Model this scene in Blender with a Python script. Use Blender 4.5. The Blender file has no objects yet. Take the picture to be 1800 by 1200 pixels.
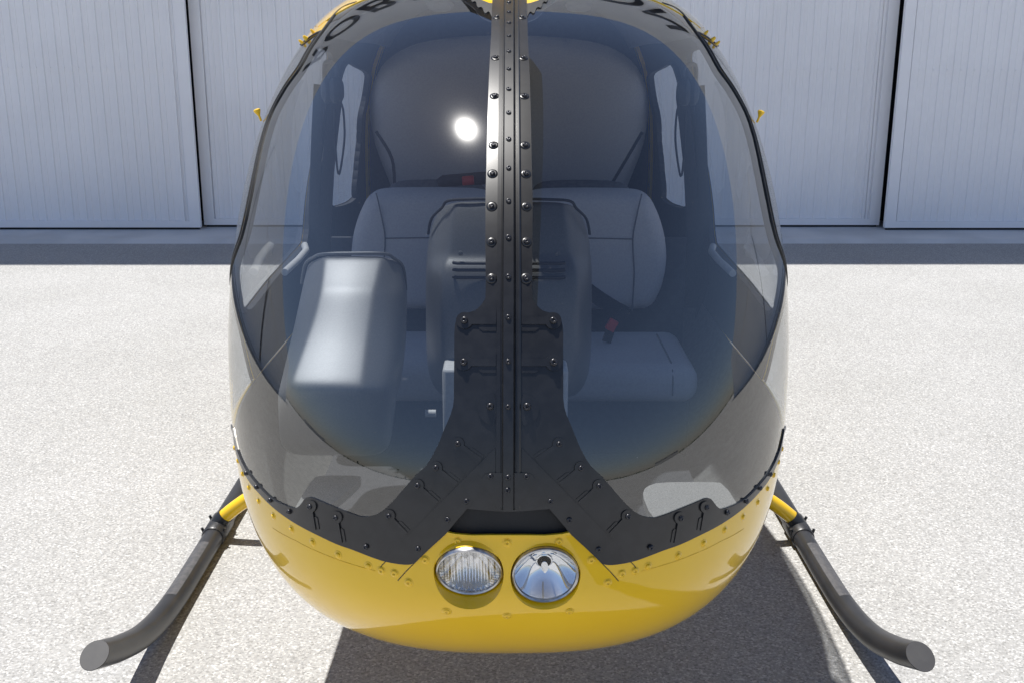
import bpy, bmesh, math, random
import numpy as np
from mathutils import Vector, Matrix, geometry
R = math.radians
random.seed(4)
rng = np.random.default_rng(4)
S = bpy.context.scene
COL = S.collection

# ------------------------------------------------------------------ camera
H_CAM = 1.74
PITCH = math.atan(520 / 1896)
cd = bpy.data.cameras.new('camera')
cd.lens = 36 * 1896 / 1800
cd.sensor_width = 36
cd.clip_start = 0.05
cd.clip_end = 3000
cam = bpy.data.objects.new('camera', cd)
COL.objects.link(cam)
cam.matrix_world = (Matrix.Translation((0, 0, H_CAM)) @ Matrix.Rotation(R(-0.18), 4, 'Z') @
                    Matrix.Rotation(R(90) - PITCH, 4, 'X') @ Matrix.Rotation(R(0.18), 4, 'Z'))
S.camera = cam

# ------------------------------------------------------------------ light
SUN = Vector((-0.205, 0.188, 1)).normalized()
w = bpy.data.worlds.new('World')
S.world = w
w.use_nodes = True
nt = w.node_tree
nt.nodes.clear()
sky = nt.nodes.new('ShaderNodeTexSky')
sky.sky_type = 'NISHITA'
sky.sun_disc = False
sky.sun_elevation = math.asin(SUN.z)
sky.sun_rotation = math.atan2(SUN.x, SUN.y) % (2 * math.pi)
sky.air_density = 1.0
sky.dust_density = .25
sky.ozone_density = 1.2
bg = nt.nodes.new('ShaderNodeBackground')
bg.inputs['Strength'].default_value = 0.13
ow = nt.nodes.new('ShaderNodeOutputWorld')
tcw = nt.nodes.new('ShaderNodeTexCoord'); sxw = nt.nodes.new('ShaderNodeSeparateXYZ')
rmp = nt.nodes.new('ShaderNodeValToRGB'); mxw = nt.nodes.new('ShaderNodeMix')
mxw.data_type = 'RGBA'; mxw.blend_type = 'MULTIPLY'; mxw.inputs[0].default_value = 1
nt.links.new(tcw.outputs['Generated'], sxw.inputs[0]); nt.links.new(sxw.outputs['Z'], rmp.inputs[0])
rmp.color_ramp.elements[0].position = 0.0; rmp.color_ramp.elements[0].color = (.42, .44, .56, 1)
rmp.color_ramp.elements[1].position = 0.5; rmp.color_ramp.elements[1].color = (.84, .79, .81, 1)
for ps_, cc_ in ((.80, (.50, .475, .51, 1)), (.97, (.25, .24, .28, 1))):
    e_ = rmp.color_ramp.elements.new(ps_); e_.color = cc_
nt.links.new(sky.outputs[0], mxw.inputs[6]); nt.links.new(rmp.outputs[0], mxw.inputs[7])
nt.links.new(mxw.outputs[2], bg.inputs[0])
nt.links.new(bg.outputs[0], ow.inputs[0])
sl = bpy.data.lights.new('sun', 'SUN')
sl.energy = 4.7
sl.angle = R(0.53)
sl.color = (1, 0.97, 0.925)
so = bpy.data.objects.new('sun', sl)
COL.objects.link(so)
so.rotation_euler = (-SUN).to_track_quat('-Z', 'Y').to_euler()
so.location = (-8, 6, 30)
S.view_settings.view_transform = 'Standard'
S.view_settings.look = 'None'
S.view_settings.gamma = 1
S.view_settings.exposure = 0.50
S.render.engine = 'CYCLES'
S.cycles.max_bounces = 12
S.cycles.transparent_max_bounces = 24
S.cycles.sample_clamp_indirect = 6
S.cycles.use_denoising = True

# ------------------------------------------------------------------ materials
def newmat(name):
    m = bpy.data.materials.new(name)
    m.use_nodes = True
    t = m.node_tree
    return m, t, t.nodes['Principled BSDF']

def nd(t, kind, **kw):
    n = t.nodes.new(kind)
    for k, v in kw.items():
        if k.startswith('i_'):
            n.inputs[k[2:].replace('_', ' ')].default_value = v
        else:
            setattr(n, k, v)
    return n

def coords(t, which='Object'):
    return nd(t, 'ShaderNodeTexCoord').outputs[which]

def noise_mix(t, a, b, scale, detail=4, lo=0.4, hi=0.6, vec=None):
    n = nd(t, 'ShaderNodeTexNoise', i_Scale=scale, i_Detail=detail)
    t.links.new(vec if vec is not None else coords(t), n.inputs['Vector'])
    r = nd(t, 'ShaderNodeValToRGB')
    r.color_ramp.elements[0].position = lo
    r.color_ramp.elements[1].position = hi
    r.color_ramp.elements[0].color = (*a, 1)
    r.color_ramp.elements[1].color = (*b, 1)
    t.links.new(n.outputs['Fac'], r.inputs[0])
    return n, r

def bump(t, p, height, strength=0.3, dist=0.002):
    b = nd(t, 'ShaderNodeBump')
    b.inputs['Strength'].default_value = strength
    b.inputs['Distance'].default_value = dist
    t.links.new(height, b.inputs['Height'])
    t.links.new(b.outputs[0], p.inputs['Normal'])
    return b

def mat(name, a, b=None, scale=30, rough=0.5, metal=0, coat=0, coatr=0.03, bs=0, bd=0.001, bscale=None, spec=0.5, lo=.4, hi=.6):
    m, t, p = newmat(name)
    b = b or tuple(min(1, c * 1.12) for c in a)
    n, r = noise_mix(t, a, b, scale, lo=lo, hi=hi)
    t.links.new(r.outputs[0], p.inputs['Base Color'])
    p.inputs['Roughness'].default_value = rough
    p.inputs['Metallic'].default_value = metal
    p.inputs['Coat Weight'].default_value = coat
    p.inputs['Coat Roughness'].default_value = coatr
    p.inputs['Specular IOR Level'].default_value = spec
    if bs:
        n2 = nd(t, 'ShaderNodeTexNoise', i_Scale=bscale or scale, i_Detail=3)
        t.links.new(coords(t), n2.inputs['Vector'])
        bump(t, p, n2.outputs['Fac'], bs, bd)
    return m

M = {}
M['yellow'] = mat('yellow_paint', (.92, .56, .006), (.94, .58, .008), 6, rough=.45, spec=.2, coat=1, coatr=.015, bs=.05, bd=.0006, bscale=90)
M['black'] = mat('satin_black_paint', (.013, .013, .014), (.018, .018, .019), 40, rough=.30, bs=.06, bd=.0003, bscale=900, spec=.6)
M['blackdeep'] = mat('matt_black', (.008, .008, .009), (.011, .011, .012), 20, rough=.6)
M['screw'] = mat('blackened_steel', (.030, .030, .034), (.06, .06, .065), 300, rough=.28, metal=.55)
M['rubber'] = mat('black_rubber', (.008, .008, .009), (.014, .014, .014), 80, rough=.6)
M['skid'] = mat('skid_paint', (.018, .0185, .02), (.026, .026, .028), 9, rough=.38, bs=.12, bd=.0005, bscale=400)
M['cap'] = mat('end_cap_paint', (.030, .030, .033), (.036, .036, .038), 30, rough=.62)
M['noseliner'] = mat('grey_nose_lining', (.085, .085, .08), (.11, .11, .105), 60, rough=.85, bs=.2, bd=.001, bscale=300)
M['seam'] = mat('dark_grey_thread', (.13, .125, .13), None, 60, rough=.9)
M['wear'] = mat('skid_wear', (.06, .06, .064), (.09, .088, .09), 60, rough=.5)
M['chrome'] = mat('reflector_aluminium', (.86, .87, .88), (.9, .9, .9), 5, rough=.04, metal=1)
M['steel'] = mat('bare_steel', (.45, .45, .46), (.6, .6, .6), 80, rough=.3, metal=1)
M['plastic'] = mat('grained_grey_plastic', (.095, .095, .093), (.112, .112, .11), 260, rough=.38, bs=.4, bd=.0007, bscale=520, spec=.6)
M['fabric'] = mat('grey_seat_fabric', (.46, .445, .45), (.50, .485, .485), 170, rough=.95, bs=.3, bd=.001, bscale=420, spec=.15)
M['carpet'] = mat('grey_carpet', (.22, .215, .205), (.31, .305, .285), 330, rough=.97, bs=.7, bd=.003, bscale=300, spec=.1)
M['liner'] = mat('charcoal_liner', (.022, .024, .030), (.030, .032, .038), 60, rough=.75, bs=.2, bd=.001, bscale=300)
M['headliner'] = mat('grey_headliner', (.15, .15, .16), (.18, .18, .19), 60, rough=.9)
M['strap'] = mat('black_webbing', (.012, .013, .016), (.022, .022, .026), 300, rough=.8)
M['red'] = mat('red_plastic', (.55, .03, .03), (.62, .05, .04), 30, rough=.4)
M['lightgrey'] = mat('light_grey_panel', (.42, .42, .41), (.47, .47, .46), 90, rough=.6)
M['whitemetal'] = mat('white_sheet_metal', (.86, .855, .86), (.90, .895, .90), 1.3, rough=.55, bs=.05, bd=.002, bscale=40)
M['doorgap'] = mat('dark_gap', (.02, .022, .026), None, 20, rough=.8)
M['letter'] = mat('sign_paint', (.02, .022, .03), None, 20, rough=.6)
M['leaf'] = mat('leaf_green', (.030, .045, .020), (.06, .085, .035), 3, rough=.8)
M['bark'] = mat('bark', (.12, .09, .06), (.2, .16, .11), 12, rough=.9)
M['wallgrey'] = mat('painted_block', (.36, .35, .33), (.45, .44, .42), 2, rough=.85)

def glass(name, tint, ior=1.6, haze=.02, veil=.006):
    m = bpy.data.materials.new(name)
    m.use_nodes = True
    t = m.node_tree
    t.nodes.clear()
    o = nd(t, 'ShaderNodeOutputMaterial')
    tr = nd(t, 'ShaderNodeBsdfTransparent'); tr.inputs[0].default_value = (*tint, 1)
    gl = nd(t, 'ShaderNodeBsdfGlossy'); gl.inputs['Roughness'].default_value = 0.006
    gl.inputs[0].default_value = (1, .985, .945, 1)
    fr = nd(t, 'ShaderNodeFresnel')
    ge = nd(t, 'ShaderNodeNewGeometry')          # a thin sheet: same index from both faces
    mi = nd(t, 'ShaderNodeMapRange'); mi.inputs['To Min'].default_value = ior; mi.inputs['To Max'].default_value = 1 / ior
    t.links.new(ge.outputs['Backfacing'], mi.inputs[0]); t.links.new(mi.outputs[0], fr.inputs[0])
    mx = nd(t, 'ShaderNodeMixShader')
    t.links.new(fr.outputs[0], mx.inputs[0]); t.links.new(tr.outputs[0], mx.inputs[1]); t.links.new(gl.outputs[0], mx.inputs[2])
    # fine dust film and specks
    g2 = nd(t, 'ShaderNodeBsdfGlossy'); g2.inputs['Roughness'].default_value = 0.11
    g2.inputs[0].default_value = (.9, .9, .9, 1)
    df = nd(t, 'ShaderNodeBsdfDiffuse'); df.inputs[0].default_value = (.6, .58, .55, 1)
    m1 = nd(t, 'ShaderNodeMixShader'); m1.inputs[0].default_value = haze
    dv = nd(t, 'ShaderNodeBsdfDiffuse'); dv.inputs[0].default_value = (.62, .6, .6, 1)
    m0 = nd(t, 'ShaderNodeMixShader'); m0.inputs[0].default_value = veil
    t.links.new(mx.outputs[0], m0.inputs[1]); t.links.new(dv.outputs[0], m0.inputs[2])
    t.links.new(m0.outputs[0], m1.inputs[1]); t.links.new(g2.outputs[0], m1.inputs[2])
    vo = nd(t, 'ShaderNodeTexVoronoi', i_Scale=38, i_Randomness=1)
    t.links.new(coords(t), vo.inputs['Vector'])
    mr = nd(t, 'ShaderNodeMapRange'); mr.inputs['From Min'].default_value = .035; mr.inputs['From Max'].default_value = .02
    mr.inputs['To Max'].default_value = .35; mr.clamp = True
    t.links.new(vo.outputs['Distance'], mr.inputs[0])
    m2 = nd(t, 'ShaderNodeMixShader')
    t.links.new(mr.outputs[0], m2.inputs[0]); t.links.new(m1.outputs[0], m2.inputs[1]); t.links.new(df.outputs[0], m2.inputs[2])
    t.links.new(m2.outputs[0], o.inputs[0])
    return m
M['glass'] = glass('tinted_windshield', (.74, .77, .80), 2.08, .010, .003)
M['dglass'] = glass('door_window_glass', (.84, .85, .86), 1.5, .003)

def ribbed_lens():
    m = bpy.data.materials.new('ribbed_lens_glass')
    m.use_nodes = True
    t = m.node_tree
    t.nodes.clear()
    o = nd(t, 'ShaderNodeOutputMaterial')
    wv = nd(t, 'ShaderNodeTexWave', bands_direction='X', i_Scale=28, i_Distortion=.8)
    t.links.new(coords(t), wv.inputs['Vector'])
    b = nd(t, 'ShaderNodeBump'); b.inputs['Strength'].default_value = .8; b.inputs['Distance'].default_value = .003
    t.links.new(wv.outputs['Fac'], b.inputs['Height'])
    rf = nd(t, 'ShaderNodeBsdfRefraction'); rf.inputs['IOR'].default_value = 1.25; rf.inputs['Roughness'].default_value = .02
    gl = nd(t, 'ShaderNodeBsdfGlossy'); gl.inputs['Roughness'].default_value = .08
    tr = nd(t, 'ShaderNodeBsdfTransparent')
    t.links.new(b.outputs[0], rf.inputs['Normal']); t.links.new(b.outputs[0], gl.inputs['Normal'])
    a = nd(t, 'ShaderNodeMixShader'); a.inputs[0].default_value = .45
    t.links.new(tr.outputs[0], a.inputs[1]); t.links.new(rf.outputs[0], a.inputs[2])
    c = nd(t, 'ShaderNodeMixShader'); c.inputs[0].default_value = .28
    t.links.new(a.outputs[0], c.inputs[1]); t.links.new(gl.outputs[0], c.inputs[2])
    t.links.new(c.outputs[0], o.inputs[0])
    return m
M['ribbed'] = ribbed_lens()
M['clearlens'] = glass('clear_lens', (.96, .97, .98), 1.45, .004)

def ground_mat():
    m, t, p = newmat('concrete_apron')
    c = coords(t)
    # aggregate specks
    v = nd(t, 'ShaderNodeTexVoronoi', i_Scale=165, i_Randomness=1)
    t.links.new(c, v.inputs['Vector'])
    sp = nd(t, 'ShaderNodeSeparateColor')
    t.links.new(v.outputs['Color'], sp.inputs[0])
    r1 = nd(t, 'ShaderNodeValToRGB')
    e = r1.color_ramp.elements
    e[0].position = 0; e[0].color = (.25, .247, .238, 1)
    e[1].position = 1; e[1].color = (.56, .555, .542, 1)
    x = e.new(.25); x.color = (.34, .337, .329, 1)
    x = e.new(.75); x.color = (.388, .384, .375, 1)
    t.links.new(sp.outputs[0], r1.inputs[0])
    n1, r2 = noise_mix(t, (.86, .86, .86), (1.10, 1.10, 1.10), 95, 6, .35, .65, c)
    n2, r3 = noise_mix(t, (.93, .93, .92), (1.05, 1.05, 1.05), .9, 5, .3, .7, c)
    mu = nd(t, 'ShaderNodeMix', data_type='RGBA', blend_type='MULTIPLY'); mu.inputs[0].default_value = 1
    t.links.new(r1.outputs[0], mu.inputs[6]); t.links.new(r2.outputs[0], mu.inputs[7])
    mu2 = nd(t, 'ShaderNodeMix', data_type='RGBA', blend_type='MULTIPLY'); mu2.inputs[0].default_value = 1
    t.links.new(mu.outputs[2], mu2.inputs[6]); t.links.new(r3.outputs[0], mu2.inputs[7])
    t.links.new(mu2.outputs[2], p.inputs['Base Color'])
    p.inputs['Roughness'].default_value = .85
    p.inputs['Specular IOR Level'].default_value = .3
    ad = nd(t, 'ShaderNodeMath', operation='ADD')
    t.links.new(v.outputs['Distance'], ad.inputs[0]); t.links.new(n1.outputs['Fac'], ad.inputs[1])
    bump(t, p, ad.outputs[0], .35, .003)
    return m
M['ground'] = ground_mat()
M['sill'] = mat('smooth_concrete', (.58, .575, .56), (.68, .675, .66), 1.6, rough=.85, bs=.2, bd=.002, bscale=90)

# ------------------------------------------------------------------ body surface of the cabin
d0, zn, zr, Lc, Ht, Lt, pt_, W_, Lw, pw, Hb, Lb, pb, n_t, n_b, n_f, n_bf, Ln = (
    1.8332, .7517, 1.0449, 1.6568, .9123, 1.7471, 2.1504, .7063, 1.0624, 2.3212, .5311, .5747, 1.4984, 3.698, 2.4181, 2.0, 2.6288, 1.7185)
K_ = .1102

def _g(u, p):
    u = np.clip(u, 1e-6, 1)
    return (1 - (1 - u) ** p) ** (1 / p)

def FB(P):
    x, y, z = P[..., 0], P[..., 1], P[..., 2]
    k = np.clip(y - 3.45, 0, 2)
    sc = 1 - .13 * k ** 2
    u = y - d0
    zc = zn + (zr - zn) * (1 - (1 - np.clip(u / Lc, 0, 1)) ** 2)
    zt = zn + (zr + Ht - zn) * _g(u / Lt, pt_)
    h1 = np.maximum(zt - zc, 1e-4)
    h2 = Hb * _g(u / Lb, pb)
    ww = W_ * _g(u / Lw, pw) * sc
    s = np.clip(u / Ln, 0, 1); s = s * s * (3 - 2 * s)
    n = np.where(z > zc, n_f + (n_t - n_f) * s, n_bf + (n_b - n_bf) * s)
    h = np.where(z > zc, h1, h2)
    t = np.abs(x) / ww
    kk = np.where(z > zc, K_ * np.clip((z - zc) / h1 / .3, 0, 1), 0)   # each windshield half bulges on its own
    v = (1 - kk) * t ** n + kk * t + (np.abs(z - zc) / h) ** n - 1
    return np.where(u <= 0, 10, v)

def NB(P):
    P = np.asarray(P, float)
    e = 2e-4
    G = np.stack([FB(P + e * v) - FB(P - e * v) for v in np.eye(3)], -1)
    return G / np.maximum(np.linalg.norm(G, axis=-1, keepdims=True), 1e-12)

C0 = np.array([0, 3.0, 1.05])
def uv_to_P(UV):
    UV = np.atleast_2d(np.asarray(UV, float))
    a = np.hypot(UV[:, 0], UV[:, 1])
    k = np.where(a > 1e-9, np.sin(a) / np.maximum(a, 1e-9), 1)
    D = np.stack([UV[:, 0] * k, -np.cos(a), UV[:, 1] * k], 1)
    lo = np.zeros(len(UV)) + .02
    hi = np.zeros(len(UV)) + 3.2
    for _ in range(34):
        m = (lo + hi) / 2
        ins = FB(C0 + m[:, None] * D) < 0
        lo = np.where(ins, m, lo); hi = np.where(ins, hi, m)
    return C0 + lo[:, None] * D

def P_to_uv(P):
    v = np.asarray(P, float) - C0
    v = v / np.linalg.norm(v)
    a = math.acos(max(-1, min(1, -v[1])))
    s = math.hypot(v[0], v[2])
    return (a * v[0] / s, a * v[2] / s) if s > 1e-9 else (0., 0.)

CTH, STH = math.cos(PITCH), math.sin(PITCH)
def ray(px, py):
    xc, yc = (px - 894) / 1896, (py - 600) / 1896
    d = np.array([xc, CTH - yc * STH, -(yc * CTH + STH)])
    return d / np.linalg.norm(d)
OC = np.array([0, 0, H_CAM])
TS = np.linspace(1.5, 4.4, 420)
def hit(px, py):
    'the point of the cabin skin seen at a photo pixel (pulled inward if it just misses)'
    for _ in range(60):
        r = ray(px, py)
        i = np.where(FB(OC + TS[:, None] * r) < 0)[0]
        if len(i) and i[0] > 0:
            a, b = TS[i[0] - 1], TS[i[0]]
            for _ in range(24):
                m = (a + b) / 2
                if FB(OC + m * r) < 0: b = m
                else: a = m
            return OC + b * r
        px += (894 - px) * .006 + (.01 if px < 894 else -.01)
        py += (600 - py) * .003
    return None
def at(px, py, Y):
    r = ray(px, py)
    return Vector(OC + r * (Y / r[1]))
def huv(px, py):
    return P_to_uv(hit(px, py))
def side_pt(Y, z, s=-1):
    lo, hi = 0, .9
    for _ in range(30):
        m = (lo + hi) / 2
        if FB(np.array([m, Y, z])) < 0: lo = m
        else: hi = m
    return np.array([s * lo, Y, z])
def top_pt(x, Y, s=1):
    lo, hi = 1.05, 1.05 + s * 1.2
    for _ in range(30):
        m = (lo + hi) / 2
        if FB(np.array([x, Y, m])) < 0: lo = m
        else: hi = m
    return np.array([x, Y, lo])

# ------------------------------------------------------------------ object helpers
WLOC = {}
def link(name, me, mt, parent=None, label=None):
    o = bpy.data.objects.new(name, me)
    COL.objects.link(o)
    if mt is not None:
        me.materials.clear()
        me.materials.append(mt)
    if parent is not None:
        o.parent = parent
        o.matrix_parent_inverse = Matrix.Translation(-WLOC.get(parent.name, Vector((0, 0, 0))))
    if label: o['label'] = label
    return o
def mesh(vs, fs, smooth=True):
    me = bpy.data.meshes.new('mesh')
    me.from_pydata([tuple(v) for v in vs], [], [tuple(f) for f in fs])
    me.update()
    if smooth:
        me.polygons.foreach_set('use_smooth', [True] * len(me.polygons))
    return me
def empty(name, loc, label, cat, group=None):
    o = bpy.data.objects.new(name, None)
    o.empty_display_size = .2
    COL.objects.link(o)
    o.location = loc
    WLOC[o.name] = Vector(loc)
    o['label'] = label; o['category'] = cat
    if group: o['group'] = group
    return o
def tag(o, label, cat, group=None, kind=None):
    if kind: o['kind'] = kind
    o['label'] = label; o['category'] = cat
    if group: o['group'] = group
    return o

class MB:
    def __init__(s): s.v = []; s.f = []
    def add(s, vs, fs):
        b = len(s.v)
        s.v += [tuple(v) for v in vs]; s.f += [tuple(i + b for i in f) for f in fs]
        return s
    def box(s, c, d, rot=None):
        c = Vector(c)
        p = []
        for x in (-1, 1):
            for y in (-1, 1):
                for z in (-1, 1):
                    q = Vector((x * d[0] / 2, y * d[1] / 2, z * d[2] / 2))
                    if rot is not None: q = rot @ q
                    p.append(c + q)
        return s.add(p, [(0, 1, 3, 2), (4, 6, 7, 5), (0, 4, 5, 1), (2, 3, 7, 6), (0, 2, 6, 4), (1, 5, 7, 3)])
    def tube(s, pts, r, n=20, cap=True, flat=1.0):
        pts = [Vector(p) for p in pts]
        rs = r if isinstance(r, (list, tuple)) else [r] * len(pts)
        T = []
        for i in range(len(pts)):
            a = pts[max(0, i - 1)]; b = pts[min(len(pts) - 1, i + 1)]
            T.append((b - a).normalized())
        up = Vector((0, 0, 1)) if abs(T[0].z) < .9 else Vector((1, 0, 0))
        nrm = T[0].cross(up).normalized()
        vs = []
        for i, p in enumerate(pts):
            nrm = (nrm - T[i] * nrm.dot(T[i])).normalized()
            bn = T[i].cross(nrm)
            for k in range(n):
                a = 2 * math.pi * k / n
                vs.append(p + nrm * math.cos(a) * rs[i] + bn * math.sin(a) * rs[i] * flat)
        fs = []
        for i in range(len(pts) - 1):
            for k in range(n):
                fs.append((i * n + k, i * n + (k + 1) % n, (i + 1) * n + (k + 1) % n, (i + 1) * n + k))
        if cap:
            fs.append(tuple(range(n))[::-1]); fs.append(tuple((len(pts) - 1) * n + k for k in range(n)))
        return s.add(vs, fs)
    def lathe(s, prof, M4, n=40):
        'profile of (r, h) turned round local Z then placed by M4'
        vs = []; fs = []
        for (r, h) in prof:
            for k in range(n):
                a = 2 * math.pi * k / n
                vs.append(M4 @ Vector((r * math.cos(a), r * math.sin(a), h)))
        for i in range(len(prof) - 1):
            for k in range(n):
                fs.append((i * n + k, i * n + (k + 1) % n, (i + 1) * n + (k + 1) % n, (i + 1) * n + k))
        return s.add(vs, fs)
    def obj(s, name, mt, parent=None, smooth=True, bevel=0, seg=2, label=None, autosm=40):
        me = mesh(s.v, s.f, False)
        bm = bmesh.new(); bm.from_mesh(me)
        bmesh.ops.remove_doubles(bm, verts=bm.verts, dist=1e-6)
        bmesh.ops.recalc_face_normals(bm, faces=bm.faces)
        if smooth:
            for e in bm.edges:
                if len(e.link_faces) == 2 and e.calc_face_angle(0) > R(autosm): e.smooth = False
            for f in bm.faces: f.smooth = True
        bm.to_mesh(me); bm.free()
        o = link(name, me, mt, parent, label)
        if bevel:
            b = o.modifiers.new('bevel', 'BEVEL'); b.width = bevel; b.segments = seg; b.limit_method = 'ANGLE'; b.angle_limit = R(35)
        return o

def catmull(pts, n=6, closed=False):
    P = [np.array(p, float) for p in pts]
    out = []
    N = len(P)
    for i in range(N if closed else N - 1):
        p0 = P[(i - 1) % N] if closed or i > 0 else P[0]
        p1 = P[i]; p2 = P[(i + 1) % N]
        p3 = P[(i + 2) % N] if closed or i + 2 < N else P[-1]
        for k in range(n):
            t = k / n
            out.append(.5 * ((2 * p1) + (-p0 + p2) * t + (2 * p0 - 5 * p1 + 4 * p2 - p3) * t * t + (-p0 + 3 * p1 - 3 * p2 + p3) * t ** 3))
    if not closed: out.append(P[-1])
    return [tuple(q) for q in out]
def chaikin(pts, it=2):
    for _ in range(it):
        o = []
        for i in range(len(pts)):
            a = np.array(pts[i]); b = np.array(pts[(i + 1) % len(pts)])
            o += [tuple(a * .78 + b * .22), tuple(a * .22 + b * .78)]
        pts = o
    return pts
def dense(poly, step, closed=True):
    out = []
    n = len(poly)
    for i in range(n if closed else n - 1):
        a = np.array(poly[i]); b = np.array(poly[(i + 1) % n])
        k = max(1, int(np.linalg.norm(b - a) / step))
        for j in range(k): out.append(tuple(a + (b - a) * j / k))
    if not closed: out.append(tuple(poly[-1]))
    return out
def inpoly(pts, poly):
    pts = np.asarray(pts, float); poly = np.asarray(poly, float)
    x, y = pts[:, 0], pts[:, 1]
    c = np.zeros(len(pts), bool)
    j = len(poly) - 1
    for i in range(len(poly)):
        xi, yi = poly[i]; xj, yj = poly[j]
        if yi != yj:
            c ^= ((yi > y) != (yj > y)) & (x < (xj - xi) * (y - yi) / (yj - yi) + xi)
        j = i
    return c
def edge_dist(pts, poly):
    pts = np.asarray(pts, float); poly = np.asarray(poly, float)
    d = np.full(len(pts), 1e9)
    for i in range(len(poly)):
        a = poly[i]; b = poly[(i + 1) % len(poly)]
        ab = b - a; L = ab @ ab
        if L < 1e-14: continue
        t = np.clip(((pts - a) @ ab) / L, 0, 1)
        d = np.minimum(d, np.hypot(*(pts - (a + t[:, None] * ab)).T))
    return d
def clean(poly, eps=1e-5):
    out = []
    for p in poly:
        if not out or math.hypot(p[0] - out[-1][0], p[1] - out[-1][1]) > eps: out.append(tuple(p))
    if len(out) > 1 and math.hypot(out[0][0] - out[-1][0], out[0][1] - out[-1][1]) <= eps: out.pop()
    return out
def triangulate(outer, holes, step):
    'constrained triangulation of a polygon with holes, filled with an even grid of points'
    outer = clean(outer); holes = [clean(h) for h in holes]
    A = np.array(outer)
    lo, hi = A.min(0), A.max(0)
    gx = np.arange(lo[0] + step * .37, hi[0], step); gy = np.arange(lo[1] + step * .41, hi[1], step)
    G = np.array([(x + (step / 2 if j % 2 else 0), y) for j, y in enumerate(gy) for x in gx]) if len(gx) and len(gy) else np.zeros((0, 2))
    if len(G):
        k = inpoly(G, outer) & (edge_dist(G, outer) > step * .45)
        for h in holes: k &= ~inpoly(G, h) & (edge_dist(G, h) > step * .45)
        G = G[k]
    V = list(outer); E = [(i, (i + 1) % len(outer)) for i in range(len(outer))]
    for h in holes:
        b = len(V); V += list(h); E += [(b + i, b + (i + 1) % len(h)) for i in range(len(h))]
    V += [tuple(g) for g in G]
    vv, _, ff, *_r = geometry.delaunay_2d_cdt([Vector(v) for v in V], E, [], 0, 1e-7)
    vv = np.array([tuple(v) for v in vv])
    cen = np.array([vv[list(f)].mean(0) for f in ff])
    k = inpoly(cen, outer)
    for h in holes: k &= ~inpoly(cen, h)
    ff = [tuple(f) for f, q in zip(ff, k) if q]
    return vv, ff
def inset(poly, d):
    'shrink a simple polygon by d'
    P = np.array(dense(clean(poly), .012)); n = len(P)
    area = 0.5 * np.sum(P[:, 0] * np.roll(P[:, 1], -1) - np.roll(P[:, 0], -1) * P[:, 1])
    T = np.roll(P, -2, 0) - np.roll(P, 2, 0); T /= np.maximum(np.linalg.norm(T, axis=1, keepdims=True), 1e-9)
    Nn = np.stack([-T[:, 1], T[:, 0]], 1) * (1 if area > 0 else -1)
    return [tuple(p) for p in P + Nn * d]
def skin(name, outer, mt, parent, off=0.0, thick=0.0, holes=(), step=.035, bstep=None, label=None, flip=False):
    'a panel of the cabin shell: polygons in the unrolled shell plane, laid on the shell with a real thickness'
    bstep = bstep or step * .6
    outer = dense(outer, bstep); holes = [dense(h, bstep) for h in holes]
    vv, ff = triangulate(outer, holes, step)
    used = sorted({i for f in ff for i in f}); mp = {u: i for i, u in enumerate(used)}
    vv = vv[used]; ff = [tuple(mp[i] for i in f) for f in ff]
    P = uv_to_P(vv); N = NB(P)
    top = P + N * off
    fs = []
    for f in ff:
        a, b, c = top[f[0]], top[f[1]], top[f[2]]
        fs.append(f if np.dot(np.cross(b - a, c - a), N[f[0]]) > 0 else f[::-1])
    vs = [tuple(p) for p in top]; nr = [tuple(n) for n in N]; nv = len(vs)
    ntop = len(fs)
    if thick:
        vs += [tuple(p) for p in (P + N * (off - thick))]
        from collections import Counter
        ec = Counter()
        for f in fs:
            for i in range(len(f)): ec[frozenset((f[i], f[(i + 1) % len(f)]))] += 1
        side = []
        for f in fs[:ntop]:
            for i in range(len(f)):
                a, b = f[i], f[(i + 1) % len(f)]
                if ec[frozenset((a, b))] == 1: side.append((b, a, a + nv, b + nv))
        fs = fs + [tuple(i + nv for i in f[::-1]) for f in fs] + side
    me = mesh(vs, fs)
    if thick:
        for p in me.polygons:
            if p.index >= 2 * ntop: p.use_smooth = False
    # analytic normals so that reflections run smoothly over the panel
    ln = []
    for p in me.polygons:
        for li in p.loop_indices:
            vi = me.loops[li].vertex_index
            if p.index < ntop: ln.append(nr[vi])
            elif p.index < 2 * ntop: ln.append(tuple(-c for c in nr[vi - nv]))
            else: ln.append(tuple(p.normal))
    me.normals_split_custom_set(ln)
    return link(name, me, mt, parent, label)
def ribbon(name, uvline, width, off, mt, parent, h=.003, label=None):
    P = uv_to_P(dense(uvline, .012, False)); N = NB(P)
    T = np.gradient(P, axis=0); T /= np.linalg.norm(T, axis=1, keepdims=True)
    B = np.cross(N, T)
    vs = []
    for p, n, b in zip(P, N, B):
        for a, o in ((-1, -h), (-.85, 0), (.85, 0), (1, -h)):
            vs.append(p + b * a * width / 2 + n * (off + o))
    fs = []
    for i in range(len(P) - 1):
        for k in range(3): fs.append((4 * i + k, 4 * i + k + 1, 4 * i + 5 + k, 4 * i + 4 + k))
    mb = MB(); mb.add(vs, fs)
    return mb.obj(name, mt, parent, label=label)
def frame_at(P, N, up=(0, 0, 1)):
    z = Vector(N).normalized(); u = Vector(up)
    x = u.cross(z)
    x = x.normalized() if x.length > 1e-4 else Vector((1, 0, 0))
    y = z.cross(x)
    return Matrix(((x.x, y.x, z.x, P[0]), (x.y, y.y, z.y, P[1]), (x.z, y.z, z.z, P[2]), (0, 0, 0, 1)))
mir = lambda L: [(-u, v) for (u, v) in L[::-1]]
MX = lambda x: 1788 - x

exec_order = []
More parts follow.
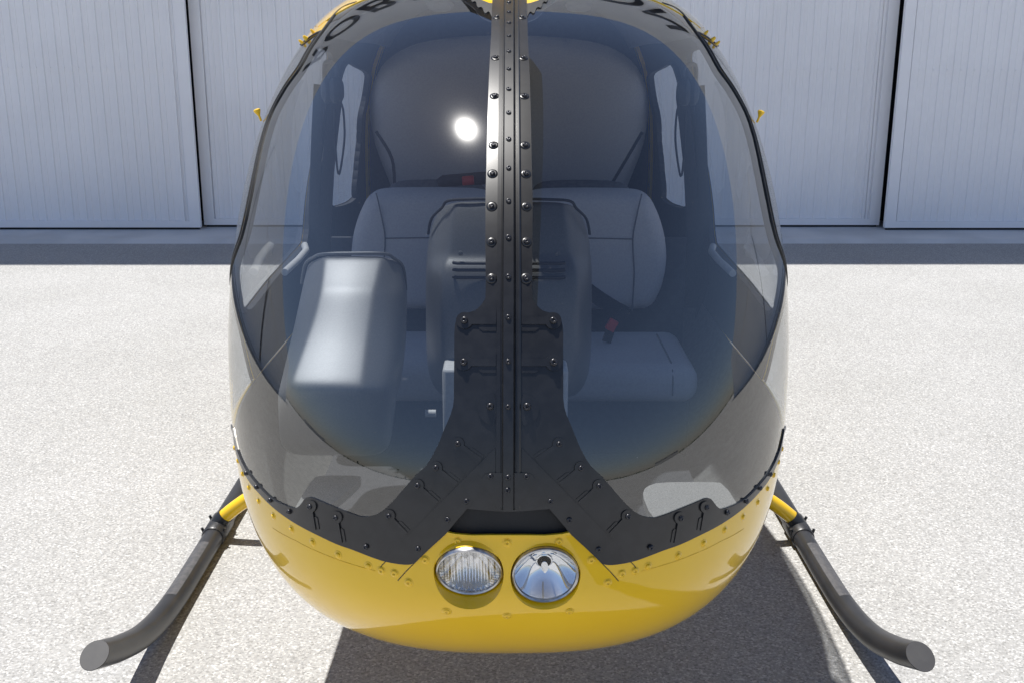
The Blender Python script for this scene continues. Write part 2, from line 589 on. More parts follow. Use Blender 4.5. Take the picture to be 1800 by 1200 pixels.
# ================================================================== SETTING
def setst(o): o['kind'] = 'structure'; return o
g = MB().add([(-600, -900, 0), (600, -900, 0), (600, 700, 0), (-600, 700, 0)], [(0, 1, 2, 3)])
setst(g.obj('ground', M['ground'], smooth=False))
HY = R(0.9)   # the hangar front is turned a little against the helicopter
HR = Matrix.Rotation(HY, 4, 'Z')
def hp(x, y, z): return Vector((0, 10.35, 0)) + (HR @ Vector((x, y, z)))
sill = MB()
sl_ = [hp(-42, -.66, 0), hp(42, -.66, 0), hp(42, -.60, .035), hp(-42, -.60, .035), hp(42, 1.2, .05), hp(-42, 1.2, .05)]
sill.add(sl_, [(0, 1, 2, 3), (3, 2, 4, 5)])
setst(sill.obj('pavement', M['sill'], smooth=False))

hangar = empty('hangar', hp(0, 0, 0), 'white ribbed metal hangar with tall sliding doors behind the helicopter', 'hangar')
def rib_panel(x0, x1, y, z0=.062, z1=4.32, pitch=.128, mt=None):
    'sliding door leaf of ribbed sheet with frame stiles and bottom rail'
    vs = []; prof = []
    x = x0 + .12
    prof.append((x0 + .10, 0))
    while x < x1 - .14:
        for dx, dy in ((0, 0), (.006, .014), (.024, .014), (.030, 0), (.066, .0), (.069, .004), (.078, .004), (.081, 0)):
            if x + dx < x1 - .1: prof.append((x + dx, -dy))
        x += pitch
    prof.append((x1 - .10, 0))
    zs = [z0 + .06, 1.49, 1.505, z1]
    m = MB()
    n = len(prof)
    for (z, dy) in ((z0 + .05, 0), (1.49, 0), (1.49, -.003), (z1, -.003)):
        vs += [hp(px_, y + py_ + dy, z) for px_, py_ in prof]
    fs = []
    for r_ in range(3):
        for i in range(n - 1): fs.append((r_ * n + i, r_ * n + i + 1, (r_ + 1) * n + i + 1, (r_ + 1) * n + i))
    m.add(vs, fs)
    rot = HR.to_3x3()
    for xa in (x0 + .05, x1 - .05):
        m.box(hp(xa, y - .012, (z0 + z1) / 2), (.10, .05, z1 - z0), rot)
    for xa in (x0 + .125, x1 - .16):
        m.box(hp(xa, y - .010, (z0 + z1) / 2), (.025, .02, z1 - z0), rot)
    m.box(hp((x0 + x1) / 2, y - .010, z0 + .03), (x1 - x0 - .2, .046, .06), rot)
    xx = x0 + .2
    while xx < x1 - .2:
        m.box(hp(xx, y - .014, 1.53), (.012, .012, .012), rot)
        xx += pitch
    return m
doors = [(-12.3, -7.7, -.10), (-7.6, -2.93, -.10), (-2.935, .35, .05), (.40, 3.605, .05), (3.60, 8.3, -.12), (8.4, 13.0, .04), (-17.0, -12.4, .04), (13.1, 17.7, -.1)]
for (a, b, y) in doors:
    d = rib_panel(a, b, y).obj('sliding_door', M['whitemetal'], hangar, smooth=False)
    k = MB().box(hp((a + b) / 2, y + .005, .045), (b - a - .04, .03, .03), HR.to_3x3())
    k.obj('rubber_sweep', M['rubber'], d, smooth=False)
MB().box(hp(0, .45, 2.2), (36, .1, 4.4), HR.to_3x3()).obj('door_backing', M['doorgap'], hangar, smooth=False)
m_ = MB().box(hp(0, .10, 5.87), (124, .5, 3.06), HR.to_3x3())
m_.box(hp(0, .08, 7.48), (124.2, .54, .16), HR.to_3x3())
m_.obj('fascia', M['whitemetal'], hangar, smooth=False)
for s in (-1, 1):
    rib_panel(*sorted((s * 17.9, s * 61.9)), .05, 0.02, 4.32, .30).obj('wall', M['whitemetal'], hangar, smooth=False)
MB().box(hp(0, 14.4, 3.7), (123.8, 27, 7.4), HR.to_3x3()).obj('hall', M['whitemetal'], hangar, smooth=False)
cu = bpy.data.curves.new('lettering', 'FONT')
cu.body = 'ROBINSON'; cu.size = 1.75; cu.extrude = .03; cu.offset = .025; cu.align_x = 'CENTER'; cu.space_character = 1.15
tmp = bpy.data.objects.new('tmp', cu)
COL.objects.link(tmp)
dg = bpy.context.evaluated_depsgraph_get()
me = bpy.data.meshes.new_from_object(tmp.evaluated_get(dg))
bpy.data.objects.remove(tmp)
xs_ = [v.co.x for v in me.vertices]; ys_ = [v.co.y for v in me.vertices]
me.transform(Matrix.Diagonal((8.5 / (max(xs_) - min(xs_)), 1.25 / (max(ys_) - min(ys_)), 1, 1)))
me.transform(Matrix.Translation(hp(-.75, -.19, 4.62)) @ HR @ Matrix.Rotation(R(90), 4, 'X'))
link('sign_letters', me, M['letter'], hangar)

# --- far surroundings seen only as reflections in the nose
def far_tree(x, y, h, label, palm=False):
    t = empty('palm_tree' if palm else 'tree', (x, y, 0), label, 'palm' if palm else 'tree')
    MB().tube([(x, y, 0), (x + .1, y, h * .5), (x, y + .1, h * (1 if palm else .6))], [h * .03, h * .02, h * .015], 8).obj('trunk', M['bark'], t)
    m = MB()
    if palm:
        for k in range(16):
            a = k * 2.4; L = h * .28
            p = [(x, y, h), (x + math.cos(a) * L * .5, y + math.sin(a) * L * .5, h + L * .25), (x + math.cos(a) * L, y + math.sin(a) * L, h - L * (.1 + .5 * (k % 3) / 2))]
            m.tube(catmull(p, 3), [.25, .4, .4, .35, .3, .2, .08], 4, flat=.2)
    else:
        for k in range(420):
            u = rng.normal(size=3); u /= np.linalg.norm(u)
            r_ = rng.random() ** .4
            c = Vector((x + u[0] * r_ * h * .5, y + u[1] * r_ * h * .5, h * .62 + u[2] * r_ * h * .38))
            q = Vector(rng.normal(size=3)).normalized(); e = q.orthogonal().normalized() * h * .06; f_ = q.cross(e)
            m.add([c - e - f_, c + e - f_, c + e + f_, c - e + f_], [(0, 1, 2, 3)])
    m.obj('crown', M['leaf'], t, smooth=False)
tl = [(x * 4.2, y * 4.2, h) for x, y, h in ((-95, -60, 6), (-70, -95, 7), (-52, -120, 5), (-30, -130, 8), (-12, -140, 6), (10, -135, 5), (30, -125, 6), (55, -120, 7))]
adj = ['broad', 'tall', 'low', 'spreading', 'round', 'squat', 'thin', 'bushy']
for i, (x, y, h) in enumerate(tl):
    far_tree(x, y, h, adj[i] + ' green tree on the far side of the apron behind the camera')
far_tree(-250, -300, 15, 'tall palm tree far across the apron to the left', True)
far_tree(-100, -440, 16, 'slender palm tree on the skyline behind the camera', True)
for (x, y, sx, sy, h, lb) in ((-480, -80, 60, 90, 5, 'low grey building far left across the apron'),
                              (-190, -540, 130, 20, 4.5, 'long low grey building on the skyline behind the camera'),
                              (160, -540, 160, 20, 5, 'long grey storage building at the far right skyline'),
                              (420, -230, 30, 90, 7, 'grey metal workshop far off on the right side of the apron')):
    b_ = empty('building', (x, y, 0), lb, 'building')
    MB().box((x, y, h / 2), (sx, sy, h)).obj('wall', M['wallgrey'], b_, smooth=False)
    MB().box((x, y, h + .2), (sx + .8, sy + .8, .4)).obj('roof', M['doorgap'], b_, smooth=False)

tlm = MB()
for k in range(520):
    a = R(-100 + 200 * (k + random.random()) / 520); rr = random.uniform(560, 620); h = random.uniform(1.0, 3.6)
    c = Vector((math.sin(a) * rr, -math.cos(a) * rr, h * .4))
    n_, rings = 7, ((0, 1.0), (.6, .85), (1, .35))
    vs = []
    for zz, q in rings:
        for i in range(n_):
            b = 2 * math.pi * i / n_ + k
            vs.append(c + Vector((math.cos(b) * q * h * 1.1 * random.uniform(.7, 1.3), math.sin(b) * q * h * 1.1, (zz * h - h * .4) * random.uniform(.8, 1.2))))
    tlm.add(vs, [(r_ * n_ + i, r_ * n_ + (i + 1) % n_, (r_ + 1) * n_ + (i + 1) % n_, (r_ + 1) * n_ + i) for r_ in range(2) for i in range(n_)] + [tuple(2 * n_ + i for i in range(n_))])
tlo = tlm.obj('tree_line', M['leaf'], smooth=False)
tag(tlo, 'low dark line of shrubs and trees along the far horizon', 'tree line', kind='stuff')
# ================================================================== HELICOPTER
heli = empty('helicopter', (0, 3.73, 0), 'yellow helicopter nose with bubble windshield, black frame and two landing lights, parked on the apron', 'helicopter')

# --- outlines, left half, read off the nose
seam = [(411, 757), (416, 788), (425, 815), (438, 840), (457, 864), (482, 889), (513, 912), (559, 937), (593, 953), (624, 964), (655, 976), (680, 984), (712, 989), (729, 987), (738, 979)]
seam_uv = [huv(*p) for p in seam]
side_seam = [P_to_uv(side_pt(Y, z)) for Y, z in ((2.80, .862), (2.6, .862), (2.45, .863))]
diag = [huv(*p) for p in ((760, 958), (784, 936), (804, 912), (822, 891))]
vent_top = [huv(845, 893), huv(870, 895), huv(893.9, 896)]
seal_px = [(428, 405), (445, 325), (471, 215), (499, 159), (525, 122), (544, 88), (572, 48), (598, 17)]
seal_uv = [P_to_uv(side_pt(Y, z)) for Y, z in ((2.80, .862), (2.77, .95), (2.70, 1.06), (2.60, 1.17), (2.48, 1.27))] + [huv(*p) for p in seal_px]
topE = [P_to_uv(top_pt(x, Y)) for x, Y in ((-.40, 3.02), (-.32, 3.03), (-.22, 3.02), (-.15, 2.99))] + [huv(*p) for p in ((828, -8), (836, 2), (849, 12), (868, 18), (893.9, 19.5))]  # end points form a yellow roof tongue in place of the fairing's reflection
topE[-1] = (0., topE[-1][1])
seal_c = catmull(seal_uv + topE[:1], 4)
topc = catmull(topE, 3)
cline = [huv(893.9, y) for y in range(880, -1, -40)]
cl_uv = [(0., v) for (_, v) in cline]
vtop = topE[-1][1]
front_seam = catmull(side_seam + seam_uv, 3)
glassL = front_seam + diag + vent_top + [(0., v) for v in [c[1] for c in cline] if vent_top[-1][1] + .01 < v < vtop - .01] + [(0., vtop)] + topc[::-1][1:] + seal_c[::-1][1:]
glassL = clean(glassL, 1e-4)
ws = []
for s, poly in ((0, glassL), (1, mir(glassL))):
    o = skin('windshield', poly, M['glass'], heli, step=.03, bstep=.02,
             label=('windshield half in front of the tall side pod' if s == 0 else 'windshield half without a side pod behind it'))
    ws.append(o)

# --- nose skin below the seam, with the lamp holes
lampL, lampR = hit(824, 1008), hit(960, 1012)
LR = .0645
def circle_uv(c, r, n=64, low=0):
    N = NB(c); Fm = frame_at(c, N)
    out = []
    for k in range(n):
        a = 2 * math.pi * k / n
        q = Fm @ Vector((r * math.cos(a), r * math.sin(a) - (low * max(0, -math.sin(a)) ** 1.5), 0))
        out.append(P_to_uv(np.array(q)))
    return out
holes = [circle_uv(lampL, LR + .002, low=.016), circle_uv(lampR, LR + .002, low=.012)]
vent_low = [huv(784, 936), huv(800, 939.5), huv(830, 942), huv(862, 941.5), huv(893.9, 941.5)]
YA = 3.02   # the doors start behind this station
def ring(Y, z0, z1, n, side=-1):
    return [side_pt(Y, z0 + (z1 - z0) * i / (n - 1), side) for i in range(n)]
botE = [P_to_uv(side_pt(Y, z)) for Y, z in ((2.84, .86), (2.95, .86), (3.2, .86), (3.6, .87), (4.0, .88), (4.56, .9))]
bot_rear = [P_to_uv(q) for q in ([side_pt(4.56, z) for z in (.86, .8, .74, .7, .66, .62, .59, .56)] + [top_pt(x, 4.56, -1) for x in (-.46, -.42, -.36, -.3, -.25, -.2, -.15, -.1, -.05, 0)])]
leftlow = front_seam[::-1] and (botE[::-1] + front_seam + diag[:2] + vent_low[1:])
noseL = clean([(u, v) for u, v in leftlow], 1e-4)
nose_full = clean(noseL + mir(noseL)[1:] , 1e-4)
br = [b for b in bot_rear]
nose_poly = clean(nose_full + [(-u, v) for (u, v) in br] + [b for b in br[::-1]], 1e-4)
nose = skin('nose_skin', nose_poly, M['yellow'], heli, thick=.004, holes=holes, step=.03, bstep=.018)

# --- roof
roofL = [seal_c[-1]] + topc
sealtop = seal_c[-1]
roof_side = [P_to_uv(np.array(side_pt(Y, z))) for Y, z in ((3.02, 1.785), (3.3, 1.785), (3.6, 1.78), (4.0, 1.765), (4.56, 1.74))]
def sect(Y, a):
    'point of the skin in the plane Y at angle a (degrees up from the left side)'
    c, s_ = -math.cos(R(a)), math.sin(R(a))
    lo, hi = 0, 1.3
    for _ in range(28):
        m = (lo + hi) / 2
        if FB(np.array([c * m, Y, 1.05 + s_ * m])) < 0: lo = m
        else: hi = m
    return np.array([c * lo, Y, 1.05 + s_ * lo])
a0 = math.degrees(math.atan2(1.74 - 1.05, -side_pt(4.56, 1.74)[0]))
roof_rear = [P_to_uv(sect(4.56, a)) for a in np.linspace(a0 + 2, 90, 16)]
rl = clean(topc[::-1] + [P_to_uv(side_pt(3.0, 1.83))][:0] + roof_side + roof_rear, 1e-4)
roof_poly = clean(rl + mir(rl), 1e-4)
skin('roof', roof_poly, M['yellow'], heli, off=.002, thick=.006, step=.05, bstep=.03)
# --- doors: ring panels with window openings
def door(fr, rear_pts, win, name, side):
    outer = clean(fr + rear_pts, 1e-4)
    w_ = win
    if side > 0:
        outer = mir(outer); w_ = mir(w_)
    d = skin(name, outer, M['yellow'], heli, off=.001, thick=.003, holes=[w_], step=.045, bstep=.02)
    skin('window', w_, M['dglass'], d, off=-.0012, step=.035, bstep=.02)
    ribbon('window_seal', w_ + [w_[0]], .008, .003, M['rubber'], d, .003)
    return d
def uvs(L, s=-1):
    out = []
    for Y, z in catmull(L, 4):
        if Y >= 3.0: Y *= 1.046
        if z > 1.05: z = 1.74 - (1.74 - z) * 1.046
        out.append(P_to_uv(side_pt(Y, z, s)))
    return out
fd_front = []
def shift(uv, dy):
    P = uv_to_P([uv])[0]
    return P_to_uv(side_pt(P[1] + dy, min(P[2], 1.80)))
fd_front = [shift(c, .013) for c in seal_c[:-6]]
fd_outer = fd_front + uvs([(3.02, 1.782), (3.3, 1.782), (3.55, 1.78), (3.72, 1.772), (3.80, 1.68), (3.83, 1.55), (3.78, 1.40), (3.68, 1.25), (3.60, 1.12), (3.58, 1.0), (3.58, .872), (3.2, .865), (2.95, .865)])
def inset_front(dy): return [shift(c, dy + .022) for c in seal_c[len(seal_c) // 2 - 2: -9]]
duv = lambda L: [P_to_uv(side_pt(Y, z)) for Y, z in L]
fd_win = [shift(c, .0175) for c in seal_c[:-9] if uv_to_P([c])[0][2] > 1.075] + duv([(3.03, 1.742), (3.1, 1.745), (3.3, 1.744), (3.614, 1.735), (3.80, 1.715), (3.87, 1.66), (3.895, 1.58), (3.885, 1.49), (3.832, 1.373), (3.743, 1.265), (3.67, 1.155), (3.63, 1.105), (3.58, 1.088), (3.34, 1.08), (3.09, 1.073), (2.94, 1.064), (2.80, 1.058)])
rd_outer = uvs([(3.59, .872), (3.59, 1.0), (3.61, 1.12), (3.69, 1.25), (3.79, 1.40), (3.84, 1.55), (3.81, 1.68), (3.74, 1.768), (4.0, 1.76), (4.36, 1.735), (4.36, 1.5), (4.36, 1.2), (4.36, .905), (4.0, .885)])
rd_win = duv([(3.99, 1.168), (3.985, 1.3), (4.02, 1.419), (4.05, 1.539), (4.06, 1.62), (4.09, 1.68), (4.259, 1.662), (4.43, 1.635), (4.465, 1.60), (4.465, 1.54), (4.436, 1.475), (4.426, 1.362), (4.385, 1.252), (4.352, 1.16), (4.33, 1.142), (4.206, 1.138)])
fd_win = catmull(fd_win, 3, True); rd_win = catmull(rd_win, 3, True)
for s in (-1, 1):
    d = door(fd_outer, [], fd_win, 'front_door', s)
    door(rd_outer, [], rd_win, 'rear_door', s)
    # bar handle inside the door sill
    a, b = at(535, 432, 3.40), at(500, 480, 3.12)
    pts = [(a.x, a.y, a.z), (a.x + .01, a.y - .03, a.z - .012), ((a.x + b.x) / 2 + .01, (a.y + b.y) / 2, (a.z + b.z) / 2 - .005), (b.x, b.y, b.z)]
    MB().tube([(x if s < 0 else -x, y, z) for x, y, z in pts], .011, 12).obj('grab_bar', M['lightgrey'], d)
    # knobs standing off the door edge
    c = side_pt(2.84, 1.548, s)
    n_ = NB(c)
    c2 = c + n_ * .003
    up = Vector((s * .35, 0, 1)).normalized()
    Fm = frame_at(c2 + np.array(up) * .0, np.array(up), (0, 1, 0))
    MB().lathe([(.0, 0), (.003, 0), (.003, .014), (.005, .018), (.009, .026), (.0095, .030), (.007, .032), (0, .033)], Fm, 14).obj('knob', M['yellow'], d)
    mm = MB()
    for (Y, z, r_) in ((2.98, 1.752, .006), (3.0, 1.742, .0045), (2.97, 1.768, .0045)):
        c = side_pt(Y, z, s); Fm = frame_at(c + NB(c) * .002, NB(c))
        mm.lathe([(0, .014), (r_ * .6, .012), (r_, .004), (r_, 0)], Fm, 12)
    mm.obj('hinge', M['yellow'], d)

ribbon('windshield_seal', seal_c[:-1], .010, .003, M['rubber'], ws[0], .006)
ribbon('windshield_seal', mir(seal_c[:-1]), .010, .003, M['rubber'], ws[1], .006)

# --- black frame: centre strip flaring into the nose band
inner = [(437, 828), (454, 850), (479, 875), (512, 890.5), (522, 892), (530, 887), (539, 875.5), (547, 873.5), (559, 878), (593, 892), (621, 903), (641, 908), (663, 903), (683, 889), (706, 864), (731, 835), (751, 816), (768, 787), (782, 753), (797, 714), (798.5, 668), (799, 610), (799.5, 578), (805, 558), (819, 551.5), (836, 546), (850, 531), (853.5, 513), (853, 430), (853, 348), (854.5, 290), (858, 150), (862, 60), (864, 0)]
inner_uv = [huv(*p) for p in inner]
xs_top = uv_to_P([inner_uv[-1]])[0][0]
inner_top = [P_to_uv(top_pt(xs_top, Y)) for Y in (2.85, 2.92)]
bandstart = [huv(411, 750), huv(420, 795)]
frameL = clean(catmull([huv(411, 752), huv(419, 790)] + inner_uv[:1], 2)[:-1] + catmull(inner_uv, 3) + inner_top, 1e-4)
outerL = front_seam[6:] + diag + vent_top
outerL = clean([(u, v - .0015) for u, v in outerL], 1e-4)
frame_poly = clean(frameL + [(-u, v) for u, v in frameL[::-1]] + [(-u, v) for u, v in outerL][:-1] + outerL[::-1], 1e-4)
frame = skin('windshield_frame', frame_poly, M['black'], heli, off=.0035, thick=.004, step=.022, bstep=.010)

def wplate(name, pxpoly, off, mt, parent, step=.012, both=True, rounds=1, thick=.002):
    p = [huv(*q) for q in pxpoly]
    if rounds: p = chaikin(p, rounds)
    skin(name, p, mt, parent, off=off, thick=thick, step=step, bstep=.006)
    if both: skin(name, mir(p), mt, parent, off=off, thick=thick, step=step, bstep=.006)
# diagonal straps
wplate('strap_plate', [(871, 786), (840, 817), (800, 857), (760, 897), (720, 939), (690, 970), (679, 983), (712, 987.5), (728, 986), (738, 977), (761, 956), (784, 934), (803, 913), (822, 890), (846, 861), (871, 833)], .0058, M['black'], frame, .016, rounds=0, thick=.0024)
# tabs with keyhole heads
def tab(cx, cy, ex, ey, R0=14, wbar=6.5, wbase=13):
    d = Vector((ex - cx, ey - cy)); L = d.length; d.normalize(); n = Vector((-d.y, d.x))
    q = lambda s, t: Vector((cx, cy)) + d * s + n * t
    ang = math.degrees(math.asin(wbar / R0))
    P = []
    for k in range(19):
        a = math.radians(ang + k * ((360 - 2 * ang) / 18))
        P.append(q(math.cos(a) * R0, math.sin(a) * R0))
    P += [q(L, -wbar), q(L, wbar)]
    wplate('tab', [tuple(p) for p in P], .0066, M['black'], frame, .014, rounds=0, thick=.0026)
    t0 = L * .46
    P = [q(t0, -wbase * .75), q(t0 + wbase * .35, -wbase), q(L, -wbase), q(L, wbase), q(t0 + wbase * .35, wbase), q(t0, wbase * .75)]
    wplate('tab_base', [tuple(p) for p in P], .0048, M['black'], frame, .014, rounds=0, thick=.0014)
for a in ((817, 565, 872, 565), (816, 637, 872, 637)): tab(*a, R0=14.5, wbar=6.5, wbase=18)
for a in ((806, 779, 846, 807), (768, 821, 804, 849), (736, 852, 770, 882), (686, 905, 716, 936), (594, 908, 602, 952), (549, 889, 556, 930)):
    tab(*a, R0=11, wbar=3.8, wbase=9)
wplate('boss_plate', [(872, 691), (855, 694), (843, 704), (840, 718), (844, 733), (855, 743), (872, 748)], .0052, M['black'], frame, .014, rounds=1)

# centre channel: hat section swept along the middle of the windshield
def sweep_center(name, prof, y0px, Y1, mt, parent):
    v0 = huv(893.9, y0px)[1]; v1 = P_to_uv(top_pt(0, Y1))[1]
    vs_ = np.linspace(v0, v1, 110)
    P = uv_to_P([(0, v) for v in vs_]); N = NB(P)
    vs = []
    for p, n in zip(P, N):
        for (x, h) in prof: vs.append((p[0] + x, p[1] + n[1] * h, p[2] + n[2] * h))
    k = len(prof)
    fs = [(i * k + j, i * k + j + 1, (i + 1) * k + j + 1, (i + 1) * k + j) for i in range(len(P) - 1) for j in range(k - 1)]
    fs.append(tuple(range(k))); fs.append(tuple((len(P) - 1) * k + j for j in range(k)))
    return MB().add(vs, fs).obj(name, mt, parent, autosm=28)
hat = [(-.0225, .001), (-.0225, .0062), (-.0150, .0062), (-.0145, .0048), (-.0128, .0048), (-.0122, .0080), (-.0095, .0125), (.0085, .0125), (.0122, .0072), (.0128, .0048), (.0155, .0048), (.0160, .0075), (.0200, .0075), (.0225, .0055), (.0225, .001)]
channel = sweep_center('centre_channel', hat, 893, 2.80, M['black'], heli)
wplate('channel_foot', [(855, 829), (893, 829), (933, 829), (942, 843), (925, 862), (915, 889), (893, 893), (873, 889), (863, 862), (846, 843)], .0085, M['black'], frame, .014, both=False, rounds=1, thick=.005)
rimP = [huv(*p) for p in ((824, -8), (828, 6), (835, 4), (838, 16), (846, 14), (851, 27), (858, 21), (864, 34), (871, 25), (880, 33), (893.9, 27))]  # ragged dark rim around the fairing reflection, built as a plate on the glass
rimP = rimP + [(-u, v) for u, v in rimP[::-1][1:]] + [huv(*p) for p in ((960, -8), (940, 6), (893.9, 12), (848, 6), (828, -12))]
skin('reflection_rim', chaikin(rimP, 1), M['rubber'], heli, off=.0025, thick=.003, step=.02, bstep=.01)

# fresh-air opening under the windshield
ventP = [huv(x, y) for x, y in ((775, 945), (822, 888), (893.9, 892))]
vpoly = clean(ventP + [(-ventP[1][0], ventP[1][1]), (-ventP[0][0], ventP[0][1])] + [(-vent_low[1][0], vent_low[1][1] - .01), (0, vent_low[-1][1] - .01), (vent_low[1][0], vent_low[1][1] - .01)], 1e-4)
skin('air_intake', vpoly, M['blackdeep'], heli, off=-.016, thick=.002, step=.02, bstep=.012)
lipu = [(u, v) for u, v in vent_low]
lip = lipu + [(-u, v) for u, v in lipu[::-1][1:]]
ribbon('intake_lip', lip, .006, .0015, M['yellow'], nose, .006)

# --- fasteners
def screw_mesh(r, h, recess=True):
    pr = [(r * 1.02, -.001), (r, h * .35), (r * .86, h * .75), (r * .62, h * .98)]
    if recess: pr += [(r * .36, h), (r * .34, h * .35), (0.0001, h * .35)]
    else: pr += [(r * .3, h * 1.08), (.0001, h * 1.1)]
    b = MB().lathe(pr, Matrix.Identity(4), 16)
    me = mesh(b.v, b.f)
    return me
def washer_mesh(r):
    b = MB().lathe([(r, 0), (r * .98, .0009), (r * .6, .0012), (.0001, .0012)], Matrix.Identity(4), 20)
    return mesh(b.v, b.f)
SM = {'big': screw_mesh(.0072, .0054), 'mid': screw_mesh(.0054, .0038), 'riv': screw_mesh(.0054, .0028, False), 'dimple': screw_mesh(.0068, .0022)}
for k, mm in SM.items(): mm.materials.append(M['yellow'] if k in ('riv', 'dimple') else M['screw'])
WM = washer_mesh(.0105); WM.materials.append(M['black'])
WY = washer_mesh(.0092); WY.transform(Matrix.Diagonal((1, 1, .35, 1))); WY.materials.append(M['yellow'])
def put(px, py, me, name, parent, off, both=True, wm=None, woff=0):
    for s in ((1, -1) if both else (1,)):
        c = hit(px, py).copy(); c[0] *= s
        n_ = NB(c)
        for mm, o_, nm in ((me, off, name), (wm, woff, 'washer')):
            if mm is None: continue
            o = bpy.data.objects.new(nm, mm)
            COL.objects.link(o)
            o.parent = parent
            Fm = frame_at(c + n_ * o_, n_) @ Matrix.Rotation(random.uniform(0, 6.28), 4, 'Z') @ Matrix.Diagonal((random.uniform(.94, 1.05),) * 2 + (1, 1))
            o.matrix_world = Fm
for y in (14, 31, 50, 73, 100, 131, 166, 207, 253, 303, 360, 423, 491, 561, 637, 715): put(893.5, y, SM['riv2'] if 'riv2' in SM else SM['mid'], 'screw', channel, .0122, both=False)
for (x, y) in ((872, 34), (870, 105), (868, 172), (866.5, 258), (865, 308), (864, 365), (863.5, 427), (864, 491)):
    put(x, y, SM['mid'], 'screw', frame, .005, wm=WM, woff=.0036)
for (x, y) in ((817, 565), (816, 637)): put(x, y, SM['big'], 'screw', frame, .0068)
put(862, 714, SM['big'], 'screw', frame, .0052)
for (x, y) in ((806, 779), (768, 821), (736, 852), (686, 905), (594, 908), (549, 889)): put(x, y, SM['mid'], 'screw', frame, .0068)
for (x, y) in ((512, 898), (479, 878), (455, 855), (437, 831), (646, 959), (737, 962), (788, 911), (821, 879)): put(x, y, SM['mid'], 'screw', frame, .0056)
put(863, 835, SM['mid'], 'screw', frame, .0085)
put(893.5, 836, SM['mid'], 'screw', frame, .013, both=False)
put(892.5, 858, SM['mid'], 'screw', frame, .013, both=False)
for (x, y) in ((413, 787), (419, 810), (427, 833), (438, 857), (455, 881), (481, 907), (513, 930), (550, 953), (595, 975), (648, 994)):
    put(x, y, SM['riv'], 'rivet', nose, .0008, wm=WY, woff=-.0002)
for (x, y) in ((671, 1002), (694, 1007), (719, 1023), (748, 983), (805, 951), (786, 1074)):
    put(x, y, SM['dimple'], 'rivet', nose, .0006, wm=WY, woff=-.0002)
for (x, y) in ((892, 953), (892, 1082)): put(x, y, SM['dimple'], 'rivet', nose, .0006, both=False, wm=WY, woff=-.0002)
# panel joints in the nose skin
for L in ([(480, 928), (520, 950), (570, 974), (620, 992), (660, 1003)], [(738, 980), (715, 1003), (700, 1020)], [(681, 984), (672, 993), (666, 1003)]):
    u_ = [huv(*p) for p in L]
    for k_ in (u_, mir(u_)): ribbon('panel_joint', k_, .0016, .0005, M['rubber'] if len(L) < 4 else M['yellow'], nose, .0004)

